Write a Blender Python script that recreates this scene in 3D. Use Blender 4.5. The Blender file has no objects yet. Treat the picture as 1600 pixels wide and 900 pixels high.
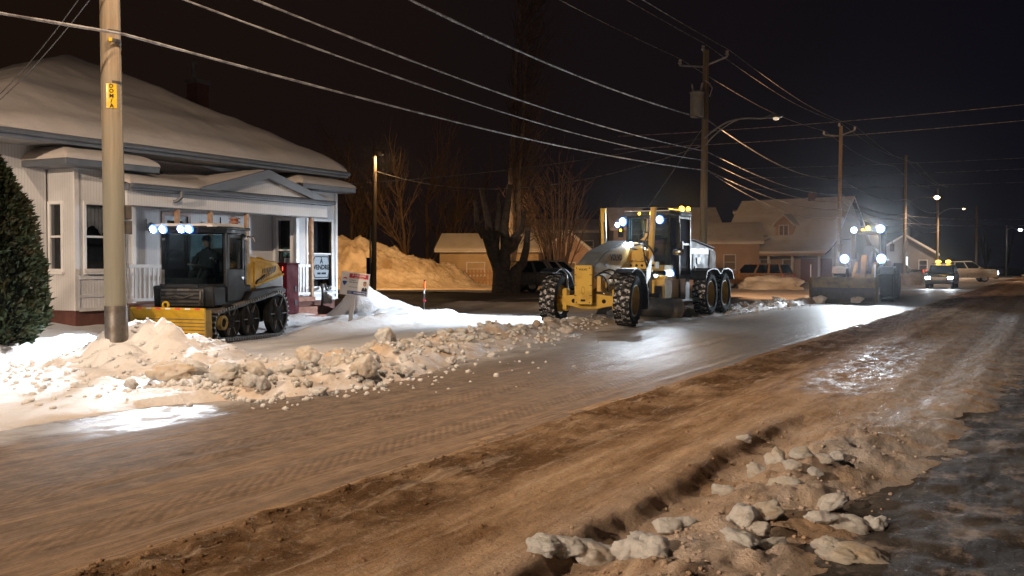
import bpy, math, random
import numpy as np
from mathutils import Vector, Matrix, Euler, noise as mnoise
R = math.radians
random.seed(7)
sc = bpy.context.scene
col = sc.collection

# ---------------------------------------------------------------- camera
# world frame: +Y runs along the street (away), +X to the right of it, Z up, metres
TH = R(28.0)
cam_d = bpy.data.cameras.new("camera"); cam = bpy.data.objects.new("camera", cam_d); col.objects.link(cam)
cam.location = (0, 0, 1.7)
cam_d.lens = 36.0; cam_d.sensor_width = 36.0
cam_d.clip_start = 0.1; cam_d.clip_end = 2000
cam.rotation_euler = (R(90 - 1.32), 0, TH)
sc.camera = cam

# ---------------------------------------------------------------- night sky
w = bpy.data.worlds.new("World"); sc.world = w; w.use_nodes = True
nt = w.node_tree; nt.nodes.clear()
wo = nt.nodes.new("ShaderNodeOutputWorld"); bg = nt.nodes.new("ShaderNodeBackground")
tc = nt.nodes.new("ShaderNodeTexCoord"); sep = nt.nodes.new("ShaderNodeSeparateXYZ")
rp = nt.nodes.new("ShaderNodeValToRGB"); mp = nt.nodes.new("ShaderNodeMapRange")
nt.links.new(tc.outputs["Generated"], sep.inputs[0]); nt.links.new(sep.outputs["X"], mp.inputs["Value"])
mp.inputs["From Min"].default_value = -0.8; mp.inputs["From Max"].default_value = 0.1
nt.links.new(mp.outputs[0], rp.inputs[0])
rp.color_ramp.elements[0].color = (0.0095, 0.0050, 0.0032, 1)      # town glow, brownish towards the left
rp.color_ramp.elements[1].color = (0.0028, 0.0030, 0.0062, 1)      # colder along the street
nt.links.new(rp.outputs[0], bg.inputs[0]); bg.inputs[1].default_value = 1.0
nt.links.new(bg.outputs[0], wo.inputs[0])

sc.view_settings.view_transform = 'Standard'; sc.view_settings.look = 'None'
sc.view_settings.exposure = 0.0; sc.view_settings.gamma = 1.0
sc.render.engine = 'CYCLES'
sc.cycles.use_denoising = True
sc.cycles.max_bounces = 6; sc.cycles.diffuse_bounces = 2; sc.cycles.glossy_bounces = 3
sc.cycles.transparent_max_bounces = 12; sc.cycles.volume_bounces = 0
sc.cycles.sample_clamp_indirect = 2.5; sc.cycles.use_adaptive_sampling = False

# ---------------------------------------------------------------- node helpers and materials
class NT:
    def __init__(s, m):
        s.t = m.node_tree; s.t.nodes.clear()
        s.out = s.t.nodes.new("ShaderNodeOutputMaterial"); s.b = s.t.nodes.new("ShaderNodeBsdfPrincipled")
        s.t.links.new(s.b.outputs[0], s.out.inputs[0])
    def L(s, a, b): s.t.links.new(a, b)
    def put(s, inp, v):
        if hasattr(v, "is_output"): s.L(v, inp)
        elif isinstance(v, (tuple, list)) and len(v) == 3 and inp.type == 'RGBA': inp.default_value = (*v, 1)
        else: inp.default_value = v
    def coord(s, k="Object"): return s.t.nodes.new("ShaderNodeTexCoord").outputs[k]
    def map(s, v, scale=(1, 1, 1), loc=(0, 0, 0)):
        n = s.t.nodes.new("ShaderNodeMapping"); s.L(v, n.inputs[0]); n.inputs["Scale"].default_value = scale; n.inputs["Location"].default_value = loc; return n.outputs[0]
    def noise(s, v, scale, detail=4, rough=.55, dist=0):
        n = s.t.nodes.new("ShaderNodeTexNoise"); s.L(v, n.inputs["Vector"]); n.inputs["Scale"].default_value = scale
        n.inputs["Detail"].default_value = detail; n.inputs["Roughness"].default_value = rough; n.inputs["Distortion"].default_value = dist; return n.outputs["Fac"]
    def wave(s, v, scale, axis='Y', prof='SIN'):
        n = s.t.nodes.new("ShaderNodeTexWave"); s.L(v, n.inputs["Vector"]); n.bands_direction = axis; n.wave_profile = prof; n.inputs["Scale"].default_value = scale; return n.outputs["Fac"]
    def vor(s, v, scale, feat='F1'):
        n = s.t.nodes.new("ShaderNodeTexVoronoi"); s.L(v, n.inputs["Vector"]); n.inputs["Scale"].default_value = scale; n.feature = feat; return n.outputs["Distance"]
    def ramp(s, f, pts):
        n = s.t.nodes.new("ShaderNodeValToRGB"); s.L(f, n.inputs[0]); e = n.color_ramp.elements
        while len(e) < len(pts): e.new(0.5)
        for q, (p, c) in zip(e, pts):
            q.position = p; q.color = (c, c, c, 1) if isinstance(c, (int, float)) else (*c, 1)
        return n.outputs[0]
    def mix(s, f, a, b, mode='MIX'):
        n = s.t.nodes.new("ShaderNodeMix"); n.data_type = 'RGBA'; n.blend_type = mode
        s.put(n.inputs[0], f); s.put(n.inputs[6], a); s.put(n.inputs[7], b); return n.outputs[2]
    def math(s, op, a, b=0.0, clamp=False):
        n = s.t.nodes.new("ShaderNodeMath"); n.operation = op; n.use_clamp = clamp; s.put(n.inputs[0], a); s.put(n.inputs[1], b); return n.outputs[0]
    def rng(s, v, a, b, c=0, d=1):
        n = s.t.nodes.new("ShaderNodeMapRange"); s.L(v, n.inputs[0]); n.interpolation_type = 'SMOOTHSTEP'
        for i, q in enumerate((a, b, c, d)): n.inputs[i + 1].default_value = q
        return n.outputs[0]
    def xyz(s, v):
        n = s.t.nodes.new("ShaderNodeSeparateXYZ"); s.L(v, n.inputs[0]); return n.outputs
    def bump(s, h, strength=.5, dist=.02, prev=None):
        n = s.t.nodes.new("ShaderNodeBump"); s.L(h, n.inputs["Height"]); n.inputs["Strength"].default_value = strength; n.inputs["Distance"].default_value = dist
        if prev is not None: s.L(prev, n.inputs["Normal"])
        return n.outputs[0]
    def set(s, color=None, rough=None, metal=None, normal=None, spec=None):
        if color is not None: s.put(s.b.inputs["Base Color"], color)
        if rough is not None: s.put(s.b.inputs["Roughness"], rough)
        if metal is not None: s.put(s.b.inputs["Metallic"], metal)
        if normal is not None: s.L(normal, s.b.inputs["Normal"])
        if spec is not None: s.put(s.b.inputs["Specular IOR Level"], spec)

M = {}
def new_mat(name):
    m = bpy.data.materials.new(name); m.use_nodes = True; M[name] = m; return m, NT(m)
def simple(name, c, rough=.6, metal=0, c2=None, nscale=6, lo=.4, hi=.65, bscale=None, bstr=.3, bdist=.01, rvar=.12, spec=None):
    m, n = new_mat(name); v = n.coord()
    f = n.noise(v, nscale, 6, .62)
    c2 = c2 or tuple(x * .72 for x in c)
    n.set(n.mix(n.ramp(f, [(lo, 0), (hi, 1)]), c, c2), n.rng(f, .3, .7, rough - rvar, min(1, rough + rvar)), metal, spec=spec)
    if bscale: n.set(normal=n.bump(n.noise(v, bscale, 5, .6), bstr, bdist))
    return m
def emit(name, c, strength):
    m, n = new_mat(name); n.set((0.02, .02, .02), .3); n.b.inputs["Emission Color"].default_value = (*c, 1); n.b.inputs["Emission Strength"].default_value = strength; return m
def glass(name, tint, refl_rough=.04, trans=.55):
    m, n = new_mat(name); t = n.t
    tr = t.nodes.new("ShaderNodeBsdfTransparent"); gl = t.nodes.new("ShaderNodeBsdfGlossy"); mx = t.nodes.new("ShaderNodeMixShader"); fr = t.nodes.new("ShaderNodeFresnel")
    tr.inputs[0].default_value = (*[x * trans for x in tint], 1); gl.inputs[0].default_value = (.9, .92, .95, 1); gl.inputs["Roughness"].default_value = refl_rough
    fr.inputs[0].default_value = 1.5
    n.L(fr.outputs[0], mx.inputs[0]); n.L(tr.outputs[0], mx.inputs[1]); n.L(gl.outputs[0], mx.inputs[2]); n.L(mx.outputs[0], n.out.inputs[0]); return m

m = bpy.data.materials.new("haze_air"); m.use_nodes = True; M["haze_air"] = m; t_ = m.node_tree; t_.nodes.clear()
o_ = t_.nodes.new("ShaderNodeOutputMaterial"); pv_ = t_.nodes.new("ShaderNodeVolumePrincipled"); pv_.inputs["Density"].default_value = .00018; pv_.inputs["Color"].default_value = (.85, .88, .92, 1); pv_.inputs["Anisotropy"].default_value = .95
t_.links.new(pv_.outputs[0], o_.inputs["Volume"])
# snow, slush and road
def snow_mat(name, white, dirt, dscale, lo, hi, bs=9, bstr=.6, bdist=.03, fine=60):
    m, n = new_mat(name); v = n.coord()
    d = n.noise(v, dscale, 7, .65, .3)
    g = n.noise(v, fine, 4, .7)
    c = n.mix(n.ramp(d, [(lo, 0), (hi, 1)]), white, dirt)
    c = n.mix(n.math('MULTIPLY', n.ramp(g, [(.5, 0), (.75, 1)]), .25), c, tuple(x * .6 for x in dirt))
    n.set(c, n.rng(d, .3, .7, .55, .85), spec=.35)
    b = n.bump(n.noise(v, bs, 6, .6), bstr, bdist)
    n.set(normal=n.bump(g, .5, .008, b)); return m
snow_mat("snow", (.80, .81, .83), (.62, .58, .54), .9, .5, .8)
snow_mat("roof_snow", (.54, .50, .48), (.44, .40, .37), .6, .45, .8, bs=5, bstr=.35, bdist=.05, fine=30)
snow_mat("pile_snow", (.66, .62, .56), (.30, .23, .15), .55, .42, .68, bs=2.2, bstr=1.0, bdist=.18, fine=9)
snow_mat("berm_snow", (.68, .65, .62), (.40, .28, .17), .8, .40, .62, bs=7, bstr=.8, bdist=.05)

m, n = new_mat("verge_snow"); v = n.coord(); X, Y, Z = n.xyz(v)
d = n.noise(v, .8, 7, .62, .4); st = n.noise(n.map(v, (1.6, .35, 1)), 1.2, 6, .6)
dirt = n.math('MULTIPLY', n.math('MULTIPLY', n.rng(X, -13.2, -10.2), n.ramp(d, [(.36, 0), (.6, 1)])), n.math('MAXIMUM', n.rng(Y, 9.6, 10.6), n.rng(X, -10.2, -9.0)))
dirt = n.math('MAXIMUM', dirt, n.math('MULTIPLY', n.ramp(st, [(.52, 0), (.7, 1)]), .45))
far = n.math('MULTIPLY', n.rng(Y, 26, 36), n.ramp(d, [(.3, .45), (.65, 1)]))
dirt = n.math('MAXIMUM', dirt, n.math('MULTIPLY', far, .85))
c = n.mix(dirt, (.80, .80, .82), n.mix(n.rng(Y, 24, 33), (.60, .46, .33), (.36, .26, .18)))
g = n.noise(v, 45, 5, .7); sp = n.vor(v, 5.0)
c = n.mix(n.math('MULTIPLY', n.ramp(g, [(.58, 0), (.72, 1)]), .35), c, (.30, .25, .21))
n.set(c, n.rng(d, .3, .7, .5, .85), spec=.35)
b = n.bump(n.noise(n.map(v, (1, .6, 1)), 5, 7, .65), .8, .06); n.set(normal=n.bump(g, .6, .012, b))

m, n = new_mat("road_surface"); v = n.coord(); X, Y, Z = n.xyz(v)
tr = n.noise(n.map(v, (5.5, .22, 1)), 1.0, 8, .68); tr2 = n.noise(n.map(v, (24, 1.3, 1)), 1.0, 6, .68); d = n.noise(v, .55, 6, .6); g = n.noise(v, 55, 5, .75); g2 = n.noise(n.map(v, (1, .55, 1)), 16, 5, .65); mid = n.noise(n.map(v, (1, .6, 1)), 6, 7, .75)
sand = n.math('ADD', n.math('MULTIPLY', n.rng(X, -7.6, -4.9), .55), n.math('MULTIPLY', n.ramp(tr, [(.42, 0), (.62, 1)]), .55), True)
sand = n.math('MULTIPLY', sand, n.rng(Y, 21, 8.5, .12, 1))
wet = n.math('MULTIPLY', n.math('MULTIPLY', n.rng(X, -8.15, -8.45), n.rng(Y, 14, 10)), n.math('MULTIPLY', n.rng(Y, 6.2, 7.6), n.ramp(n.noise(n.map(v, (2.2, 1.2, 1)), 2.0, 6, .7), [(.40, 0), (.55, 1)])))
c = n.mix(n.rng(Y, 9, 20), (.14, .112, .092), (.23, .215, .205)); c = n.mix(sand, c, (.335, .232, .155))  # greyer, paler road farther off: loader sheen put into the colour
wob = n.math('MULTIPLY', n.math('SUBTRACT', n.noise(n.map(v, (0, .22, 0)), 1.0, 3), .5), .5)
def band(cx, hw_): return n.rng(n.math('ABSOLUTE', n.math('ADD', n.math('ADD', X, -cx), wob)), hw_, hw_ * .55)
bands = n.math('MAXIMUM', n.math('MAXIMUM', band(-6.7, .34), band(-5.45, .26)), n.math('MULTIPLY', band(-7.75, .22), .6))
chev = n.math('ADD', n.math('MULTIPLY', n.wave(n.map(v, (1.6, 1, 1)), 4.6, 'DIAGONAL'), .5), n.math('MULTIPLY', n.noise(v, 11, 5, .7), .75))
bands = n.math('MULTIPLY', bands, n.ramp(n.noise(n.map(v, (1, .5, 1)), 1.5, 5, .65), [(.34, .25), (.55, 1)]))
c = n.mix(n.math('MULTIPLY', bands, n.ramp(chev, [(.40, .48), (.72, .1)])), c, (.115, .074, .046))
lines = n.noise(n.map(v, (46, .5, 1)), 1.0, 5, .65)
c = n.mix(n.math('MULTIPLY', n.ramp(lines, [(.54, 0), (.66, 1)]), .4), c, (.46, .34, .24)); c = n.mix(n.math('MULTIPLY', n.ramp(lines, [(.36, 1), (.44, 0)]), .35), c, (.09, .064, .046))
c = n.mix(n.math('MULTIPLY', n.ramp(mid, [(.47, 0), (.62, 1)]), .28), c, (.50, .37, .25)); c = n.mix(n.math('MULTIPLY', n.ramp(mid, [(.36, 1), (.47, 0)]), .3), c, (.085, .060, .042))
c = n.mix(n.math('MULTIPLY', n.ramp(tr2, [(.45, 0), (.62, 1)]), .38), c, (.085, .055, .036))
c = n.mix(n.math('MULTIPLY', n.ramp(g, [(.56, 0), (.70, 1)]), .4), c, (.30, .20, .125))
c = n.mix(n.math('MULTIPLY', n.math('MULTIPLY', n.ramp(tr, [(.58, 0), (.66, 1)]), n.ramp(d, [(.45, 0), (.55, 1)])), .4), c, (.46, .40, .35))
film = n.math('MULTIPLY', n.rng(X, -8.25, -9.3), n.ramp(n.noise(n.map(v, (1, .5, 1)), 1.7, 7, .7), [(.36, 0), (.56, 1)])); c = n.mix(n.math('MULTIPLY', film, .85), c, (.56, .55, .55))
c = n.mix(n.math('MULTIPLY', wet, .7), c, (.13, .13, .14))
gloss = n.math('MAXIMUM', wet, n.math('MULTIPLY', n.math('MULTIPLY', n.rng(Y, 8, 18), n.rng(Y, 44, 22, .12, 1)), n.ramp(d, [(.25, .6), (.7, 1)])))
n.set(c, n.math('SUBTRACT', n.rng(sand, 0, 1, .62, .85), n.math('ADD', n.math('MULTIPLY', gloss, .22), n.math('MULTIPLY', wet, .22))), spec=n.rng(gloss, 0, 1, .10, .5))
tread = n.math('MULTIPLY', chev, bands)
b = n.bump(g2, .5, .018); b = n.bump(tr2, .22, .012, b); b = n.bump(tread, .35, .014, b); b = n.bump(lines, .35, .01, b); n.set(normal=n.bump(g, .8, .008, b))

m, n = new_mat("shoulder_slush"); v = n.coord(); X, Y, Z = n.xyz(v)
tr = n.noise(n.map(v, (3.2, .5, 1)), 1.0, 8, .7, .3); d = n.noise(v, 1.1, 7, .65, .3); g = n.noise(v, 50, 5, .75); g2 = n.noise(n.map(v, (1, .6, 1)), 13, 6, .66)
c = n.mix(n.ramp(tr, [(.36, 0), (.60, 1)]), (.26, .155, .082), (.56, .39, .25))
c = n.mix(n.math('MULTIPLY', n.math('MULTIPLY', n.rng(X, -4.85, -4.5), n.rng(X, -3.3, -3.8)), n.ramp(d, [(.36, .25), (.55, 1)])), c, (.145, .085, .045))
c = n.mix(n.math('MULTIPLY', n.rng(X, -3.2, -1.5), n.ramp(d, [(.36, .15), (.60, 1)])), c, (.58, .50, .44))
c = n.mix(n.math('MULTIPLY', n.math('MULTIPLY', n.rng(X, -2.0, -1.4), n.rng(Y, 7.0, 9.0)), n.ramp(n.noise(v, 2.2, 7, .68), [(.40, 0), (.58, .8)])), c, (.52, .50, .50))  # pale grey patch: icy sheen put into the colour
c = n.mix(n.math('MULTIPLY', n.rng(X, -1.1, -.3), n.ramp(n.noise(v, 2.6, 7, .7), [(.38, 1), (.58, .15)])), c, (.07, .055, .045))
c = n.mix(n.math('MULTIPLY', n.ramp(n.noise(n.map(v, (7, .5, 1)), 1.0, 7, .68), [(.55, 0), (.68, 1)]), .55), c, (.66, .54, .42))
c = n.mix(n.math('MULTIPLY', n.ramp(g2, [(.56, 0), (.7, 1)]), .45), c, (.52, .42, .31))
c = n.mix(n.math('MULTIPLY', n.ramp(g, [(.30, 1), (.44, 0)]), .55), c, (.085, .055, .032))
ice = n.math('MULTIPLY', n.math('MULTIPLY', n.rng(X, -3.5, -2.8), n.rng(X, -1.7, -2.3)), n.math('MULTIPLY', n.rng(Y, 12.5, 14.5), n.rng(Y, 25, 18)))
ice2 = n.math('MULTIPLY', n.math('MULTIPLY', n.rng(X, -1.9, -1.3), n.rng(Y, 6.8, 8.8)), .6)
ice = n.math('MAXIMUM', ice, ice2); ice = n.math('MULTIPLY', ice, n.ramp(n.noise(n.map(v, (1.6, .6, 1)), 3.4, 7, .74), [(.44, 0), (.66, .9)]))
c = n.mix(n.math('MULTIPLY', ice, .6), c, (.15, .12, .10))
sparkle = n.ramp(n.noise(v, 30, 3, .6), [(.60, 0), (.68, 1)])
n.set(c, n.math('SUBTRACT', .82, n.math('ADD', n.math('MULTIPLY', ice, .58), n.math('MULTIPLY', sparkle, .40)), True), spec=n.math('ADD', n.math('MULTIPLY', ice, .6), n.math('MULTIPLY', sparkle, .35)))
b = n.bump(n.noise(n.map(v, (1, .7, 1)), 5, 7, .75), .8, .05); b = n.bump(g2, .8, .03, b); n.set(normal=n.bump(g, .9, .012, b))

m, n = new_mat("wet_asphalt"); v = n.coord(); X, Y, Z = n.xyz(v)
d = n.noise(v, 1.3, 6, .6); g = n.noise(v, 38, 5, .75); g2 = n.noise(n.map(v, (1, .5, 1)), 14, 5, .65)
c = n.mix(n.ramp(d, [(.42, 0), (.66, 1)]), (.040, .036, .035), (.13, .118, .112))
c = n.mix(n.math('MULTIPLY', n.ramp(g, [(.55, 0), (.66, 1)]), .5), c, (.20, .175, .155)); c = n.mix(n.math('MULTIPLY', n.ramp(n.noise(n.map(v, (1.2, .8, 1)), 2.2, 7, .72), [(.52, 0), (.64, 1)]), n.rng(X, 3.0, -.6, .25, .8)), c, (.36, .31, .28))
spk = n.ramp(n.noise(v, 26, 3, .6), [(.64, 0), (.72, 1)])
n.set(c, n.math('SUBTRACT', .70, n.math('MULTIPLY', spk, .40)), spec=n.math('ADD', .14, n.math('MULTIPLY', spk, .3)))
b = n.bump(n.noise(v, 11, 6, .7), .7, .03); n.set(normal=n.bump(g, 1.0, .016, b))
simple("side_slush", (.085, .07, .062), .6, c2=(.16, .13, .11), nscale=.7, bscale=6, bstr=.6, bdist=.04)

# snow chunks: each a bit different, some clean, some full of road sand
m, n = new_mat("chunk_snow"); v = n.coord()
oi = n.t.nodes.new("ShaderNodeObjectInfo").outputs["Random"]; wp = n.t.nodes.new("ShaderNodeNewGeometry").outputs["Position"]
d = n.noise(wp, 1.6, 7, .68, .4)
s_ = n.math('ADD', n.math('MULTIPLY', oi, .16), n.math('MULTIPLY', d, .9)); s_ = n.math('SUBTRACT', s_, n.math('MULTIPLY', n.rng(n.xyz(wp)[0], -11.2, -12.4), .3))
c = n.mix(n.ramp(s_, [(.48, 0), (.74, 1)]), (.90, .89, .88), (.72, .55, .37))
g = n.noise(v, 22, 5, .7); c = n.mix(n.math('MULTIPLY', n.ramp(g, [(.60, 0), (.76, 1)]), .2), c, (.55, .44, .33))
n.set(c, .85, spec=.25); n.b.inputs['Subsurface Weight'].default_value = .5; n.b.inputs['Subsurface Scale'].default_value = .18; n.b.inputs['Subsurface Radius'].default_value = (1, .8, .7); b = n.bump(n.noise(v, 3.5, 7, .68), .8, .12); n.set(normal=n.bump(g, .7, .03, b))

# vehicles
simple("plow_yellow", (.58, .34, .02), .6, c2=(.42, .24, .02), nscale=3.5, bscale=30, bstr=.05, spec=.2)
simple("grader_yellow", (.70, .46, .09), .58, c2=(.42, .25, .05), nscale=3.0, lo=.5, hi=.8, bscale=40, bstr=.06, spec=.2)
simple("old_yellow", (.24, .165, .035), .7, c2=(.13, .09, .03), nscale=3.0, bscale=25, bstr=.15)
simple("black_paint", (.009, .010, .012), .45, c2=(.024, .023, .021), nscale=4, lo=.5, hi=.8, spec=.18)
simple("dark_steel", (.045, .045, .048), .5, .4, c2=(.10, .085, .07), nscale=5, bscale=30, bstr=.15)
simple("worn_steel", (.22, .21, .20), .42, .7, c2=(.12, .10, .08), nscale=5, bscale=30, bstr=.2)
simple("grey_panel", (.40, .41, .41), .62, c2=(.26, .25, .24), nscale=2.5, lo=.45, hi=.75, spec=.2)
simple("bonnet_grey", (.13, .15, .17), .55, c2=(.30, .30, .30), nscale=2, lo=.5, hi=.75, spec=.25)
simple("cream_panel", (.72, .47, .15), .6, c2=(.52, .34, .10), nscale=3, lo=.5, hi=.8, spec=.2)
simple("maroon_paint", (.13, .010, .026), .7, c2=(.08, .01, .02), nscale=4, spec=.1)
simple("hose_rubber", (.016, .016, .017), .5)
simple("seat_red", (.22, .045, .04), .6)
simple("cab_inside", (.03, .032, .035), .7)
simple("chrome", (.6, .6, .62), .22, 1)
simple("lamp_shell", (.03, .03, .03), .4)
simple("rim_yellow", (.60, .38, .05), .45, c2=(.34, .20, .05), nscale=5, lo=.45, hi=.75, bscale=20, bstr=.2)
m, n = new_mat("tyre"); v = n.coord(); f = n.noise(v, 7, 6, .7); n.set(n.mix(n.ramp(f, [(.56, 0), (.64, 1)]), (.018, .018, .019), (.50, .49, .48)), .75); n.set(normal=n.bump(n.noise(v, 30, 4), .3, .01))
simple("sidewall", (.014, .014, .015), .85, c2=(.05, .047, .043), nscale=4, lo=.5, hi=.8, spec=.08)
simple("lug_snow", (.62, .62, .63), .8, c2=(.03, .03, .03), nscale=11, lo=.38, hi=.50)
glass("cab_glass", (.55, .68, .70), .05, .75)
glass("house_glass", (.80, .84, .88), .05, .85)
glass("car_glass", (.07, .075, .085), .08, .8)
emit("lamp_white", (.62, .80, 1.0), 60); emit("halo_blue", (.10, .28, 1.0), 2.4); emit("lamp_soft", (.80, .90, 1.0), 14)
emit("lamp_amber", (1.0, .48, .03), 14); emit("lamp_amber_dim", (1.0, .5, .04), 7); emit("lamp_red", (1.0, .07, .03), 5)
emit("lamp_dim", (1.0, .75, .5), .8); emit("lamp_sodium", (1.0, .60, .22), 30); emit("lamp_pale", (.75, .85, 1.0), 30); emit("lit_teal", (.25, .9, .95), 2.0); emit("lit_window", (.85, .95, 1.0), 2.0)
emit("signal_green", (.1, .9, .6), 4.0)

# buildings and street furniture
def siding(name, c, axis, pitch, rough=.6, dirt=None, strength=.9):
    m, n = new_mat(name); v = n.coord(); f = n.noise(v, .9, 6, .6)
    wv = n.wave(v, 1.0 / pitch / 2 * .31831 * math.pi, axis, 'SAW')
    c1 = n.mix(n.ramp(f, [(.4, 0), (.75, 1)]), c, dirt or tuple(x * .8 for x in c))
    c1 = n.mix(n.math('MULTIPLY', n.ramp(wv, [(.80, 0), (.97, 1)]), .55), c1, tuple(x * .42 for x in c))
    n.set(c1, rough); n.set(normal=n.bump(wv, strength, .012)); return m
siding("siding_y", (.66, .67, .70), 'Y', .125); siding("siding_x", (.66, .67, .70), 'X', .125); siding("siding_z", (.70, .68, .66), 'Z', .22)
siding("siding_tan", (.42, .33, .24), 'Z', .2); siding("siding_rose", (.50, .36, .28), 'Z', .2); siding("siding_cream", (.55, .44, .30), 'Z', .22); siding("siding_grey", (.24, .25, .27), 'Z', .2)
simple("white_trim", (.73, .74, .77), .5, c2=(.62, .63, .65), nscale=2)
simple("fascia_blue", (.085, .10, .125), .45, c2=(.12, .13, .15), nscale=2)
simple("soffit", (.42, .42, .42), .6)
simple("foundation_red", (.135, .052, .042), .85, c2=(.10, .045, .038), nscale=4, bscale=18, bstr=.5)
simple("bare_wood", (.40, .25, .145), .7, c2=(.28, .16, .09), nscale=9, bscale=20, bstr=.2)
simple("deck_red", (.30, .135, .09), .75, c2=(.22, .09, .06), nscale=6)
simple("door_brown", (.19, .085, .055), .55)
simple("door_panel", (.20, .22, .25), .5)
simple("curtain", (.52, .53, .56), .9)
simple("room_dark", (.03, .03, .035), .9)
simple("brick_red", (.20, .085, .055), .9, c2=(.13, .06, .045), nscale=12, bscale=25, bstr=.5)
simple("roof_dark", (.05, .045, .045), .8)
m, n = new_mat("pole_wood"); v = n.coord(); f = n.noise(n.map(v, (14, 14, .6)), 1.0, 7, .65); f2 = n.noise(v, .8, 5, .6)
c = n.mix(n.ramp(f, [(.35, 0), (.65, 1)]), (.34, .25, .16), (.17, .12, .075)); c = n.mix(n.ramp(f2, [(.45, 0), (.7, .6)]), c, (.23, .235, .19)); c = n.mix(n.math('MULTIPLY', n.rng(n.xyz(v)[2], 5.2, 2.2), .75), c, (.20, .21, .175))
n.set(c, .8); n.set(normal=n.bump(f, .6, .01))
simple("galvanised", (.36, .37, .38), .45, .6, c2=(.26, .27, .28), nscale=4)
simple("transformer_grey", (.44, .45, .45), .5, c2=(.34, .34, .34), nscale=3)
simple("insulator", (.62, .60, .58), .3)
simple("sign_yellow", (.80, .50, .02), .4)
simple("sign_black", (.02, .02, .02), .5)
simple("icy_wire", (.28, .27, .26), .7, c2=(.10, .09, .09), nscale=3.2, lo=.42, hi=.6, bscale=9, bstr=.6, bdist=.02)
simple("black_wire", (.10, .10, .10), .6)
simple("paper_white", (.80, .80, .80), .5, c2=(.76, .76, .76)); simple("print_red", (.62, .03, .06), .5); simple("print_blue", (.02, .10, .34), .5); simple("print_grey", (.22, .24, .30), .5)
simple("print_skin", (.50, .30, .22), .6); simple("print_navy", (.015, .02, .06), .6); simple("print_teal", (.03, .30, .30), .5); simple("print_black", (.02, .02, .02), .6)
simple("orange_plastic", (.80, .16, .02), .45)
simple("bark_dark", (.19, .165, .15), .9, c2=(.10, .085, .075), nscale=6, bscale=16, bstr=.7, bdist=.03)
simple("bark_brown", (.13, .09, .065), .9, c2=(.08, .06, .045), nscale=5, bscale=16, bstr=.5)
simple("bark_grey", (.36, .31, .27), .9, c2=(.22, .19, .16), nscale=4, bscale=16, bstr=.5)
simple("cedar", (.026, .034, .016), .85, c2=(.055, .045, .024), nscale=3.0, lo=.45, hi=.7, spec=.08)
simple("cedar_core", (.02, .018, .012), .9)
simple("car_silver", (.13, .14, .15), .35, .3); simple("car_gold", (.36, .20, .085), .3, .35); simple("car_dark", (.02, .022, .026), .28, .2); simple("car_white", (.66, .60, .50), .35)
simple("skin", (.45, .27, .20), .6); simple("dark_jacket", (.02, .024, .032), .85, bscale=14, bstr=.4); simple("dark_hair", (.02, .014, .01), .8); simple("work_glove", (.55, .56, .56), .8)
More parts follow.
